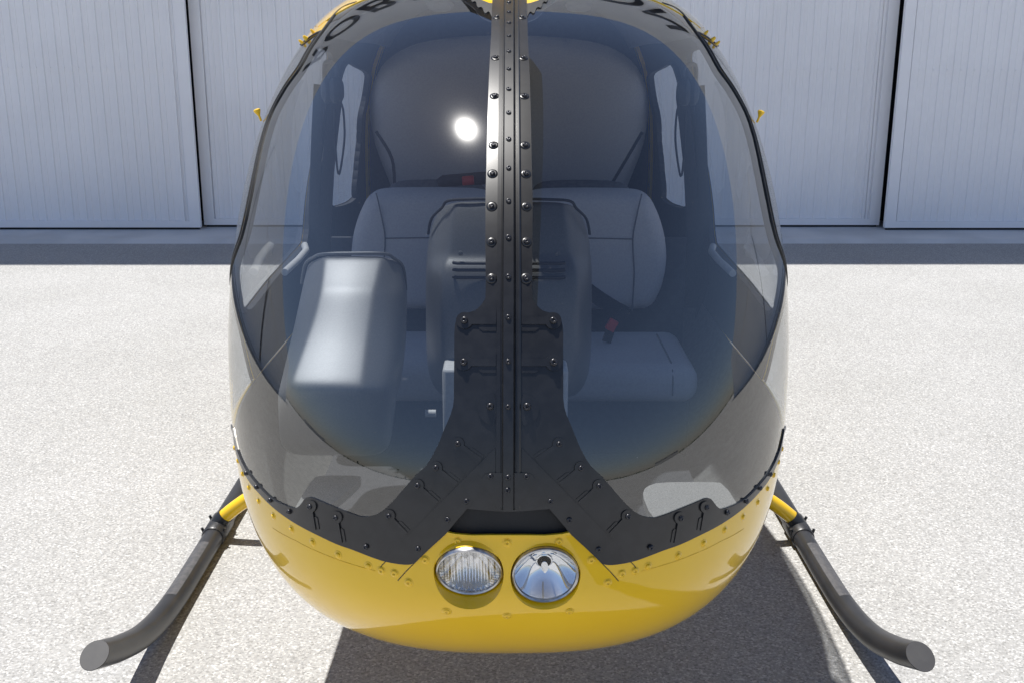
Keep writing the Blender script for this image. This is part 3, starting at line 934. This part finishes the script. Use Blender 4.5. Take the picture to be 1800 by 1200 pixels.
# --- landing lights
def lamp(c, elev, label, ribbed):
    lp = bpy.data.objects.new('landing_light', None); COL.objects.link(lp)
    lp.empty_display_size = .05
    lp.parent = heli; lp.matrix_parent_inverse = Matrix.Translation(-WLOC[heli.name])
    c = Vector(c); lp.location = c; WLOC_l = c.copy(); lp['label'] = label
    WLOC[lp.name] = c
    nrm = Vector((c.x * .25, -math.cos(R(elev)), -math.sin(R(elev)))).normalized()
    skn = Vector(NB(np.array(c)))
    base = c + skn * (-.017 if ribbed else -.011) + nrm * .004
    Fm = frame_at(base, nrm)
    # bezel
    MB().lathe([(LR - .001, -.02), (LR - .0005, .0), (LR - .002, .004), (LR - .0045, .005), (LR - .0065, .003), (LR - .007, -.004)], Fm, 64).obj('bezel', M['steel'], lp)
    # reflector bowl
    pr = [(.0135, -.047)] + [(LR - .007, 0)][:0]
    for k in range(1, 13):
        r_ = .0135 + (LR - .0205) * k / 12
        pr.append((r_, -.047 + .045 * (r_ / (LR - .007)) ** 2 + .0))
    pr[0] = (.0135, pr[1][1] - .002)
    MB().lathe(pr, Fm, 64).obj('reflector', M['chrome'], lp)
    # bulb socket and capsule
    z0 = pr[0][1]
    MB().lathe([(.0134, z0), (.0134, z0 - .012), (.0001, z0 - .012)], Fm, 32).obj('socket', M['blackdeep'], lp)
    MB().lathe([(.0145, z0 - .001), (.0155, z0 + .003), (.0135, z0 + .004), (.0125, z0 - .004)], Fm, 32).obj('socket_ring', M['chrome'], lp)
    MB().lathe([(.0060, z0 - .010), (.0066, z0 + .022), (.0058, z0 + .030), (.0022, z0 + .036), (.0001, z0 + .0365)], Fm, 24).obj('bulb', M['chrome'], lp)
    MB().lathe([(.0018, z0 - .010), (.0018, z0 + .026), (.0001, z0 + .027)], Fm, 12).obj('filament', M['steel'], lp)
    if ribbed:
        q = MB(); q.tube([Fm @ Vector((0, LR - .01, -.006)), Fm @ Vector((0, .0, -.012))], .0012, 8)
        q.obj('filament_post', M['steel'], lp)
    # lens, slightly domed, fluted on one lamp
    n = 96; rr = 14; vs = []; fs = []
    for i in range(rr + 1):
        r_ = (LR - .0062) * i / rr
        for k in range(n):
            a = 2 * math.pi * k / n
            x, y = r_ * math.cos(a), r_ * math.sin(a)
            z = .0035 - .004 * (r_ / LR) ** 2
            if ribbed:
                amp = .0007
                z += amp * math.cos(k * math.pi) * (1 if (i > rr * .72 and y < 0) else 0) + .0
            vs.append(Fm @ Vector((x, y, z)))
    for i in range(rr):
        for k in range(n): fs.append((i * n + k, i * n + (k + 1) % n, (i + 1) * n + (k + 1) % n, (i + 1) * n + k))
    MB().add(vs, fs).obj('lens', M['ribbed'] if ribbed else M['clearlens'], lp)
    # painted cup joining hole edge and lamp
    Fs = frame_at(c, skn)
    vs = []; n = 64
    for k in range(n):
        a = 2 * math.pi * k / n
        o_ = np.array(Fs @ Vector(((LR + .002) * math.cos(a), (LR + .002) * math.sin(a) - (.016 if ribbed else .012) * max(0, -math.sin(a)) ** 1.5, 0)))
        uvp = P_to_uv(o_); o_ = Vector(uv_to_P([uvp])[0])
        i_ = Fm @ Vector(((LR + .0005) * math.cos(a), (LR + .0005) * math.sin(a), -.004))
        j_ = Fm @ Vector(((LR + .0005) * math.cos(a), (LR + .0005) * math.sin(a), -.03))
        vs += [o_, i_, j_]
    fs = []
    for k in range(n):
        k2 = (k + 1) % n
        fs += [(3 * k, 3 * k2, 3 * k2 + 1, 3 * k + 1), (3 * k + 1, 3 * k2 + 1, 3 * k2 + 2, 3 * k + 2)]
    MB().add(vs, fs).obj('lamp_cup', M['yellow'], lp)
    return lp
lamp(lampL, 22, 'landing light with fluted lens', True)
lamp(lampR, 11, 'landing light with clear lens and bare bulb', False)

# --- landing gear
def skid(s):
    X = -1.057
    raw = [(X, 2.45, .235), (X, 2.52, .200), (X, 2.606, .160), (X, 2.755, .102), (X, 2.90, .066), (X, 3.05, .047), (X, 3.2, .041), (X, 3.5, .040), (X, 4.2, .040), (X, 5.2, .040), (X, 5.75, .045)]
    P = catmull(raw, 7)
    P = [(p[0] * -s if s > 0 else p[0], p[1], p[2]) for p in P]
    if s > 0: P = [(1.057, p[1], p[2]) for p in P]
    P = [P[0]] + P[6:]
    kb = MB().tube(P, 0.0358, 36, cap=False)
    cn = Vector((0, -math.cos(R(63)), math.sin(R(63)))); tt = (Vector(P[1]) - Vector(P[0])).normalized(); p0 = Vector(P[0])
    for i in range(36):
        v = Vector(kb.v[i]); v = v - tt * ((v - p0).dot(cn) / tt.dot(cn)); kb.v[i] = tuple(v)
    capv = [Vector(v) for v in kb.v[:36]]
    kb.add([kb.v[(len(P) - 1) * 36 + i] for i in range(36)], [tuple(range(36))])
    k = kb.obj('skid', M['skid'], heli, autosm=35)
    c_ = sum(capv, Vector()) / 36
    MB().add([c_ + (v - c_) * .985 + cn * .0012 for v in capv] + [c_ + (v - c_) * 1.0 - cn * .0005 for v in capv], [tuple(range(36))] + [(i, (i + 1) % 36, 36 + (i + 1) % 36, 36 + i) for i in range(36)]).obj('end_cap', M['cap'], k)
    # rub strip along the top, flattened
    mm = MB()
    st = [q for q in P if 3.04 < q[1] < 3.5]
    vs = []
    for q in st:
        for a in range(-3, 4):
            an = R(90 + a * 11 - s * 6)
            vs.append((q[0] + .0365 * math.cos(an), q[1], q[2] + .0365 * math.sin(an)))
    fs = [(i * 7 + j, i * 7 + j + 1, i * 7 + 8 + j, i * 7 + 7 + j) for i in range(len(st) - 1) for j in range(6)]
    mm.add(vs, fs).obj('wear_patch', M['wear'], k)
    x = 1.057 * s
    for yy in (3.61, 5.1):
        sgn = -s
        arch = [(x - sgn * -.0, yy, .055), (x + sgn * .02, yy, .085), (x + sgn * .14, yy, .175), (x + sgn * .42, yy + .01, .33), (x + sgn * .72, yy + .02, .43), (0, yy + .02, .46)]
        MB().tube(catmull(arch, 5), .026, 24).obj('cross_tube', M['yellow'], heli)
        m2 = MB()
        m2.tube([(x, yy - .075, .041), (x, yy - .07, .041), (x, yy + .07, .041), (x, yy + .075, .041)], [.038, .0415, .0415, .038], 28)
        m2.tube([(x, yy, .05), (x + sgn * .018, yy, .082), (x + sgn * .030, yy, .094)], [.033, .031, .029], 24)
        for (dx, dy, dz) in ((.036, -.055, .018), (-.036, -.055, .018), (.036, .05, .018), (-.036, .05, .018)):
            m2.tube([(x + dx, yy + dy, .041 + dz - .004), (x + dx * 1.15, yy + dy, .041 + dz + .012)], .0055, 8)
        m2.obj('clamp', M['skid'], k)
for s in (-1, 1): skid(s)

# ================================================================== CABIN
OFFI = -.03
# liner of roof, sides and floor sides (inner shell), open where the glass is
def inner(name, poly, mt, holes=(), step=.05, off=OFFI):
    return skin(name, poly, mt, heli, off=off, thick=.003, holes=holes, step=step, bstep=.03)
inner('headliner', roof_poly, M['headliner'])
for s in (-1, 1):
    for o_, w_ in ((fd_outer, fd_win), (rd_outer, rd_win)):
        a, b = (o_, w_) if s < 0 else (mir(o_), mir(w_))
        lin = inner('door_lining', a, M['liner'], [inset(b, .004)], off=-.0035)
        skin('opening_trim', inset(b, -.012), M['liner'], lin, off=-.0022, thick=.018, holes=[inset(b, .0045)], step=.03, bstep=.015)
inner('nose_lining', nose_poly, M['noseliner'], [circle_uv(lampL, LR + .012, low=.02), circle_uv(lampR, LR + .012, low=.02)], off=-.007)
for s in (-1, 1):  # carpet cut to the shape of its sunlit patches, shaded parts left dark
    pad = [(-.455, 2.02), (-.46, 2.20), (-.46, 2.37), (-.44, 2.385), (-.36, 2.385), (-.345, 2.37), (-.36, 2.28), (-.40, 2.10), (-.42, 2.02)] if s < 0 else [(s * x, Y) for x, Y in ((.325, 2.02), (.30, 2.10), (.30, 2.24), (.315, 2.30), (.35, 2.335), (.47, 2.34), (.50, 2.33), (.50, 2.10), (.46, 2.03), (.40, 1.985))]
    pad = chaikin(pad, 1); n_ = len(pad)
    zf = lambda Y: .785 - .10 * (Y - 2.1)
    MB().add([(x, Y, zf(Y)) for x, Y in pad] + [(x, Y, zf(Y) - .02) for x, Y in pad], [tuple(range(n_)), tuple(range(2 * n_ - 1, n_ - 1, -1))] + [(k, (k + 1) % n_, n_ + (k + 1) % n_, n_ + k) for k in range(n_)]).obj('sunlit_carpet', M['carpet'], heli, smooth=False)
# rear bulkhead with upholstered arch panel
sec = []
for i in range(60):
    a = 2 * math.pi * i / 60
    d_ = np.array([math.cos(a), 0, math.sin(a)])
    lo, hi = 0, 1.2
    for _ in range(26):
        m_ = (lo + hi) / 2
        if FB(np.array([0, 4.56, 1.05]) + d_ * m_) < 0: lo = m_
        else: hi = m_
    sec.append(tuple(np.array([0, 4.56, 1.05]) + d_ * lo * .985))
MB().add(sec + [(p[0], 4.59, p[2]) for p in sec], [tuple(range(60)), tuple(range(119, 59, -1))] + [(i, (i + 1) % 60, 60 + (i + 1) % 60, 60 + i) for i in range(60)]).obj('bulkhead', M['liner'], heli)

def cushion(name, poly, Yf, thick, mt, parent, bulge=.03, rad=.05, step=.014, tilt=0, label=None):
    'upholstered pad: outline in x,z facing the nose at depth Yf'
    poly = dense(clean(poly), step)
    vv, ff = triangulate(poly, [], step)
    d = edge_dist(vv, poly)
    dn = np.clip(d / rad, 0, 1)
    prof_ = np.sqrt(np.clip(1 - (1 - dn) ** 2, 0, 1)) * thick * .5
    big = bulge * (1 - np.exp(-d / .10))
    zmin = vv[:, 1].min()
    n = len(vv)
    vs = [(v[0], Yf + thick * .5 - p_ - b_ + tilt * (v[1] - zmin), v[1]) for v, p_, b_ in zip(vv, prof_, big)]
    vs += [(v[0], Yf + thick * .5 + p_ + tilt * (v[1] - zmin), v[1]) for v, p_ in zip(vv, prof_)]
    fs = [f for f in ff] + [tuple(i + n for i in f[::-1]) for f in ff]
    return MB().add(vs, fs).obj(name, mt, parent, autosm=80, label=label)
def pxz(L, Y): return [(at(x, y, Y).x, at(x, y, Y).z) for x, y in L]
arch = pxz([(1140, 175), (1138, 215), (1128, 262), (1105, 320), (1080, 380), (1060, 470), (894, 480)], 4.5)
top_a = pxz([(894, 62), (960, 64), (1020, 70), (1060, 78), (1090, 92), (1115, 112), (1132, 142)], 4.5)
ar = top_a + arch
ar = [(max(x, 0), z) for x, z in ar]
full = ar + [(-x, z) for x, z in ar[::-1]]
cushion('rear_panel', chaikin(clean(full), 1), 4.47, .06, M['fabric'], heli, bulge=.02, rad=.04, step=.03, label='rounded upholstered panel on the rear bulkhead')
for s in (-1, 1):
    rb = pxz([(930, 420), (930, 345), (940, 328), (958, 320), (1020, 318), (1085, 320), (1104, 328), (1113, 345), (1116, 420)], 4.1)
    cushion('rear_backrest', chaikin([(s * x, z) for x, z in rb], 1), 4.1, .08, M['headliner'], heli, bulge=.015, rad=.04, step=.02)
# floor, sill, seat boxes
MB().box((0, 3.35, .60), (1.0, 1.8, .02)).obj('cabin_floor', M['liner'], heli, smooth=False)
MB().box((0, 3.37, .88), (1.12, .02, .55)).obj('seat_bulkhead', M['liner'], heli, smooth=False)

def front_seat(s):
    st = bpy.data.objects.new('seat', None); COL.objects.link(st); st.empty_display_size = .1
    st.parent = heli; st.matrix_parent_inverse = Matrix.Translation(-WLOC[heli.name])
    loc = Vector((s * .3, 3.1, .55)); st.location = loc; WLOC[st.name] = loc
    Yb = 3.24
    out = pxz([(925, 350), (932, 340), (960, 336), (1040, 335), (1110, 336), (1132, 340), (1148, 353), (1162, 382), (1172, 415), (1176, 450), (1174, 480), (1166, 512), (1152, 540), (1136, 549), (1080, 550), (1000, 550), (930, 550), (923, 530), (921, 400)], Yb)
    out = [(s * x, z) for x, z in out]
    cushion('backrest', chaikin(out, 2), Yb, .10, M['fabric'], st, bulge=.018, rad=.045, tilt=.06)
    for L in ([(1128, 341), (1120, 375), (1112, 420), (1114, 480), (1110, 545)], [(935, 417), (1000, 418), (1060, 419), (1112, 420)]):
        pp = [(s * q.x, q.y - .0165 + .06 * max(0, q.z - .9), q.z) for q in [at(x, y, Yb) for x, y in L]]
        MB().tube(catmull(pp, 4), .0022, 6).obj('seam', M['seam'], st)
    # cushion
    z0, z1 = .775, .885
    b = MB().box((s * .295, 3.06, (z0 + z1) / 2), (.47, .42, z1 - z0))
    c = b.obj('cushion', M['fabric'], st, smooth=True, bevel=.045, seg=5)
    c.modifiers['bevel'].limit_method = 'NONE'
    for dx in (-.16, .16):
        MB().tube([(s * (.295) + dx, 2.846, z0 + .03), (s * .295 + dx, 2.850, z1 - .035), (s * .295 + dx, 2.866, z1 - .012), (s * .295 + dx, 2.90, z1 + .001), (s * .295 + dx, 3.2, z1 + .001)], .0022, 6).obj('seam', M['seam'], st)
    MB().box((s * .295, 3.09, .665), (.44, .36, .22)).obj('seat_base', M['liner'], st, bevel=.01)
    return st
for s in (-1, 1): front_seat(s)

# --- instrument console and pod, lofted hoods
def hood(name, rows, mt, parent, close=.10, label=None):
    'rows of (px, py, Y) read across the hood from edge to edge, closed at the back'
    vs = []; n = len(rows[0])
    for r_ in rows:
        for (x, y, Y) in r_: vs.append(tuple(at(x, y, Y)))
    m = len(rows)
    fs = [(i * n + j, (i + 1) * n + j, (i + 1) * n + j + 1, i * n + j + 1) for i in range(m - 1) for j in range(n - 1)]
    bk = len(vs)
    for r_ in rows:
        for (x, y, Y) in (r_[0], r_[-1]): 
            p = at(x, y, Y); vs.append((p.x, p.y + close, p.z))
    for i in range(m - 1):
        fs.append((i * n, bk + 2 * i, bk + 2 * i + 2, (i + 1) * n))
        fs.append((i * n + n - 1, (i + 1) * n + n - 1, bk + 2 * i + 3, bk + 2 * i + 1))
        fs.append((bk + 2 * i, bk + 2 * i + 1, bk + 2 * i + 3, bk + 2 * i + 2))
    fs.append(tuple(range(n)) + (bk + 1, bk))
    fs.append(tuple((m - 1) * n + j for j in range(n))[::-1] + (bk + 2 * (m - 1), bk + 2 * (m - 1) + 1))
    o = MB().add(vs, fs).obj(name, mt, parent, autosm=85, label=label)
    sb = o.modifiers.new('sub', 'SUBSURF'); sb.levels = 3; sb.render_levels = 3
    return o
pod_rows = []
#            y   outerL  bevL  ridL  ridR  bevR  outR   Yridge
pod_tab = [(449, 545, 557, 569, 674, 689, 703, 2.60),
           (456, 539, 552, 567, 674, 692, 708, 2.585),
           (504, 529, 545, 562, 663, 690, 713, 2.505),
           (512, 527, 543, 560, 661, 690, 713, 2.49),
           (560, 517, 532, 549, 655, 690, 713, 2.43),
           (610, 505, 517, 530, 648, 688, 710, 2.365),
           (655, 495, 505, 514, 643, 684, 704, 2.30),
           (678, 489, 498, 506, 640, 680, 698, 2.27),
           (692, 488, 500, 528, 638, 677, 695, 2.262),
           (745, 490, 510, 545, 636, 670, 688, 2.30),
           (800, 496, 518, 552, 634, 664, 682, 2.36)]
for (y, a, b, c, d_, e, f_, Y) in pod_tab:
    Y -= .09
    pod_rows.append([(a, y + 16, Y + .17), (a, y + 10, Y + .10), (b, y + 4, Y + .035), (c - 2, y, Y + .004), (c + 6, y, Y), ((c + d_) / 2, y - 1, Y - .004), (d_ - 6, y, Y), (d_ + 2, y, Y + .004), (e, y + 4, Y + .04), (f_, y + 10, Y + .11), (f_, y + 16, Y + .18)])
pod = hood('instrument_pod', pod_rows, M['plastic'], heli, close=.12, label='tall grey sloping pod behind one windshield half')
con_rows = []
con_tab = [(353, 800, 788, 780, 2.66), (360, 796, 786, 770, 2.65), (400, 792, 774, 754, 2.62), (440, 788, 768, 750, 2.60), (452, 783, 764, 749, 2.595),
           (470, 774, 760, 748, 2.57), (500, 772, 759, 748, 2.55), (560, 772, 759, 748, 2.535), (620, 774, 760, 749, 2.53), (655, 778, 766, 754, 2.53), (682, 790, 778, 768, 2.54), (694, 812, 800, 792, 2.56)]
for (y, c, b, a, Y) in con_tab:
    con_rows.append([(a, y + 10, Y + .20), (a, y + 6, Y + .12), (b, y + 2, Y + .045), (c, y, Y + .006), (c + 8, y, Y), (850, y, Y - .006), (894, y, Y - .008), (1788 - 850, y, Y - .006), (1788 - c - 8, y, Y), (1788 - c, y, Y + .006), (1788 - b, y + 2, Y + .045), (1788 - a, y + 6, Y + .12), (1788 - a, y + 10, Y + .20)])
con = hood('instrument_console', con_rows, M['plastic'], heli, close=.06, label='wide grey hood of the instrument console on the centre line')
# slots in the console hood
for y in (463, 475, 488):
    a, b = at(796, y, 2.55), at(992, y, 2.55)
    MB().tube([(a.x, 2.556, a.z), (a.x + .01, 2.548, a.z), (b.x - .01, 2.548, b.z), (b.x, 2.556, b.z)], .0042, 10).obj('cooling_slot', M['blackdeep'], con)
for (x, y) in ((809, 446), (809, 512), (979, 446), (979, 512)):
    c = at(x, y, 2.55)
    MB().lathe([(.006, 0), (.005, .004), (0, .006)], frame_at((c.x, 2.552, c.z), (0, -1, .2)), 12).obj('screw', M['plastic'], con)
# edge piping on the pod and hood tops
pp = [at(x, y, Y - .09) for x, y, Y in ((530, 500, 2.70), (536, 466, 2.68), (550, 454, 2.64), (568, 448, 2.602), (620, 446.5, 2.596), (675, 447, 2.602), (692, 455, 2.64), (708, 470, 2.70), (713, 510, 2.73))]
MB().tube(catmull(pp, 4), .004, 8).obj('hood_rim', M['plastic'], pod)
hr = [(752, 412, 2.74), (758, 385, 2.72), (776, 366, 2.69), (786, 354, 2.665), (820, 351, 2.652), (893, 350, 2.65)]
pp = [at(*q) for q in hr] + [at(1788 - x, y, Y) for x, y, Y in hr[::-1][1:]]
MB().tube(catmull(pp, 4), .0036, 8).obj('hood_rim', M['liner'], con)
# pedestal
MB().box((-.008, 2.60, .78), (.30, .30, .44)).obj('pedestal', M['lightgrey'], heli, bevel=.008)
MB().box((0, 2.42, .68), (.27, .10, .30)).obj('pedestal', M['liner'], heli, bevel=.008)
# control stick
q = at(757, 726, 2.48)
MB().tube([(q.x - .013, q.y, q.z), (q.x + .013, q.y, q.z)], .009, 16).obj('tube_end', M['lightgrey'], heli)
cs = [(-.02, 2.95, .56), (-.02, 2.85, .95), (-.02, 2.78, 1.12)]
MB().tube(catmull(cs, 4), .012, 10).obj('control_stick', M['liner'], heli)
# roof-mounted brake lever with red tip, behind the strip
a, b = at(768, 322, 3.7), at(868, 312, 3.7)
h_ = MB().tube([a, a + (b - a) * .1 + Vector((0, 0, .004)), a + (b - a) * .9, b], [.012, .020, .022, .02], 14).obj('brake_lever', M['liner'], heli)
a2, b2 = at(812, 319, 3.67), at(832, 317, 3.67)
MB().tube([a2, b2], .016, 12).obj('lever_tag', M['red'], h_)
# post liners between the doors and belts hanging on them
def strip(name, pts, width, mt, parent, thick=.003):
    'flat webbing along points, wide across x'
    vs = []
    P = [Vector(p) for p in catmull(pts, 5)]
    n = len(P)
    for i, p in enumerate(P):
        t = (P[min(i + 1, n - 1)] - P[max(i - 1, 0)]).normalized()
        b = t.cross(Vector((0, 1, 0))).normalized()
        for sx, sy in ((-1, -1), (1, -1), (1, 1), (-1, 1)):
            vs.append(p + b * sx * width / 2 + Vector((0, sy * thick / 2, 0)))
    fs = [(i * 4 + j, i * 4 + (j + 1) % 4, i * 4 + 4 + (j + 1) % 4, i * 4 + 4 + j) for i in range(n - 1) for j in range(4)]
    fs += [(0, 1, 2, 3), tuple((n - 1) * 4 + j for j in (3, 2, 1, 0))]
    return MB().add(vs, fs).obj(name, mt, parent)
for s in (-1, 1):
    f = (lambda x: x) if s < 0 else MX
    strip('seat_belt', [tuple(at(f(x), y, 3.62)) for x, y in ((590, 168), (583, 230), (576, 300), (572, 380), (570, 450), (576, 540))], .042, M['strap'], heli)
    strip('seat_belt', [tuple(at(f(x), y, 3.66)) for x, y in ((560, 150), (556, 240), (553, 330), (551, 400), (552, 480), (560, 580))], .036, M['strap'], heli)
    strip('rear_belt', [tuple(at(f(x), y, 4.18)) for x, y in ((1128 - 468 if s < 0 else MX(1128), 232), (1100 - 412 if s < 0 else MX(1100), 280), (693 if s < 0 else MX(1068), 334))], .012, M['strap'], heli)
strip('belt_strap', [tuple(at(x, y, 3.16)) for x, y in ((1030, 508), (1052, 524), (1078, 540), (1100, 552))], .045, M['strap'], heli)
bk = strip('buckle_stalk', [tuple(at(x, y, 3.10)) for x, y in ((1100, 545), (1086, 560), (1076, 572), (1066, 600))], .026, M['strap'], heli, .012)
bc = at(1075, 571, 3.07)
MB().box(bc, (.028, .02, .034), Matrix.Rotation(R(28), 3, 'Y')).obj('buckle', M['red'], bk, bevel=.003)
# dome lights
for px_ in (772, 1016):
    c = at(px_, 20, 3.7)
    MB().lathe([(.045, 0), (.04, .012), (.02, .018), (.0001, .02)], frame_at((c.x, c.y, c.z + .02), (0, -.3, -1)), 24).obj('dome_light', M['headliner'], heli)

# headsets hanging on the door posts: things of their own
def headset(px, py, label):
    c = at(px, py, 3.56)
    hs = empty('headset', tuple(c), label, 'headset', 'headsets hanging on the door posts')
    s = -1 if px < 894 else 1
    for k, dx in enumerate((0, .03 * s)):
        Fm = frame_at((c.x + dx, c.y + .02 * k, c.z), (s, -.35, 0))
        MB().lathe([(.0001, -.02), (.022, -.02), (.034, -.012), (.036, .0), (.034, .014), (.022, .022), (.0001, .024)], Fm @ Matrix.Diagonal((.85, 1.2, 1, 1)), 24).obj('ear_cup', M['liner'], hs)
    band = [(c.x, c.y, c.z + .03), (c.x - .0 * s, c.y + .01, c.z + .075), (c.x + .04 * s, c.y + .04, c.z + .085), (c.x + .05 * s, c.y + .07, c.z + .03)]
    MB().tube(catmull(band, 5), .007, 8).obj('headband', M['liner'], hs)
    cord = [(c.x - .012 * s, c.y - .01, c.z - .035), (c.x - .02 * s, c.y - .01, c.z - .07), (c.x - .018 * s, c.y, c.z - .16), (c.x + .004 * s, c.y, c.z - .27), (c.x + .012 * s, c.y, c.z - .18), (c.x + .010 * s, c.y, c.z - .06)]
    MB().tube(catmull(cord, 6), .0035, 8).obj('cord', M['strap'], hs)
headset(591, 160, 'dark headset on the door post beside the tall side pod half')
headset(1200, 162, 'dark headset on the door post on the half with no side pod')

# ================================================================== REST OF THE AIRCRAFT (behind the cabin)
def loft(name, secs, mt, parent, n=36):
    vs = []; fs = []
    for (Y, zc, w_, h_, e) in secs:
        for k in range(n):
            a = 2 * math.pi * k / n
            cx, sx = math.cos(a), math.sin(a)
            vs.append((w_ * math.copysign(abs(cx) ** (2 / e), cx), Y, zc + h_ * math.copysign(abs(sx) ** (2 / e), sx)))
    for i in range(len(secs) - 1):
        for k in range(n): fs.append((i * n + k, i * n + (k + 1) % n, (i + 1) * n + (k + 1) % n, (i + 1) * n + k))
    fs += [tuple(range(n))[::-1], tuple((len(secs) - 1) * n + k for k in range(n))]
    return MB().add(vs, fs).obj(name, mt, parent)
loft('rear_fuselage', [(4.57, 1.235, .585, .715, 3.4), (4.85, 1.27, .53, .65, 3), (5.2, 1.32, .40, .50, 2.6), (5.8, 1.42, .24, .30, 2.2), (6.2, 1.48, .15, .17, 2)], M['yellow'], heli)
ringv = []
for sc_, yy in ((.985, 4.50), (1.006, 4.505), (1.006, 4.60), (.96, 4.605)):
    for p in sec: ringv.append((p[0] / .985 * sc_, yy, 1.05 + (p[2] - 1.05) / .985 * sc_))
MB().add(ringv, [(i * 60 + k, i * 60 + (k + 1) % 60, (i + 1) * 60 + (k + 1) % 60, (i + 1) * 60 + k) for i in range(3) for k in range(60)]).obj('aft_frame', M['yellow'], heli)
loft('tail_boom', [(6.2, 1.48, .15, .16, 2), (10.0, 1.62, .08, .08, 2)], M['yellow'], heli, 20)
MB().add([(-.02, 9.7, 1.6), (-.02, 10.2, 1.6), (-.02, 10.55, 2.45), (-.02, 10.3, 2.45), (.02, 9.7, 1.6), (.02, 10.2, 1.6), (.02, 10.55, 2.45), (.02, 10.3, 2.45)], [(0, 1, 2, 3), (7, 6, 5, 4), (0, 4, 5, 1), (1, 5, 6, 2), (2, 6, 7, 3), (3, 7, 4, 0)]).obj('tail_fin', M['yellow'], heli, smooth=False)
loft('mast_fairing', [(3.55, 2.35, .02, .42, 2), (3.62, 2.35, .07, .47, 2), (3.85, 2.36, .11, .5, 2), (4.15, 2.36, .10, .5, 2), (4.5, 2.34, .01, .45, 2)], M['yellow'], heli)
MB().tube([(0, 3.95, 2.7), (0, 3.95, 3.32)], .035, 16).obj('mast', M['steel'], heli)
MB().box((0, 3.95, 3.30), (.26, .5, .12)).obj('rotor_hub', M['skid'], heli, bevel=.03)
AZ = R(6.5)
for k in (0, 1):
    L = 4.9; ch = .27
    vs = []; N_ = 14
    ca, sa = math.cos(AZ + k * math.pi), math.sin(AZ + k * math.pi)
    for i in range(N_):
        r_ = .35 + (L - .35) * i / (N_ - 1)
        c_ = ch * (.55 if i == 0 else 1)
        droop = 3.30 - .012 * r_ ** 1.7 * .55
        for (u, v) in ((-.25, 0), (-.2, .35), (0, .5), (.3, .35), (.75, 0), (.3, -.35), (0, -.5), (-.2, -.35)):
            lx = u * c_; lz = v * .03
            # blade axis points along -Y for k == 0
            X = sa * r_ + ca * lx; Y = 3.95 - ca * r_ + sa * lx
            vs.append((X, Y, droop + lz))
    fs = [(i * 8 + j, i * 8 + (j + 1) % 8, i * 8 + 8 + (j + 1) % 8, i * 8 + 8 + j) for i in range(N_ - 1) for j in range(8)]
    fs += [tuple(range(8)), tuple((N_ - 1) * 8 + j for j in range(8))[::-1]]
    MB().add(vs, fs).obj('rotor_blade', M['skid'], heli)
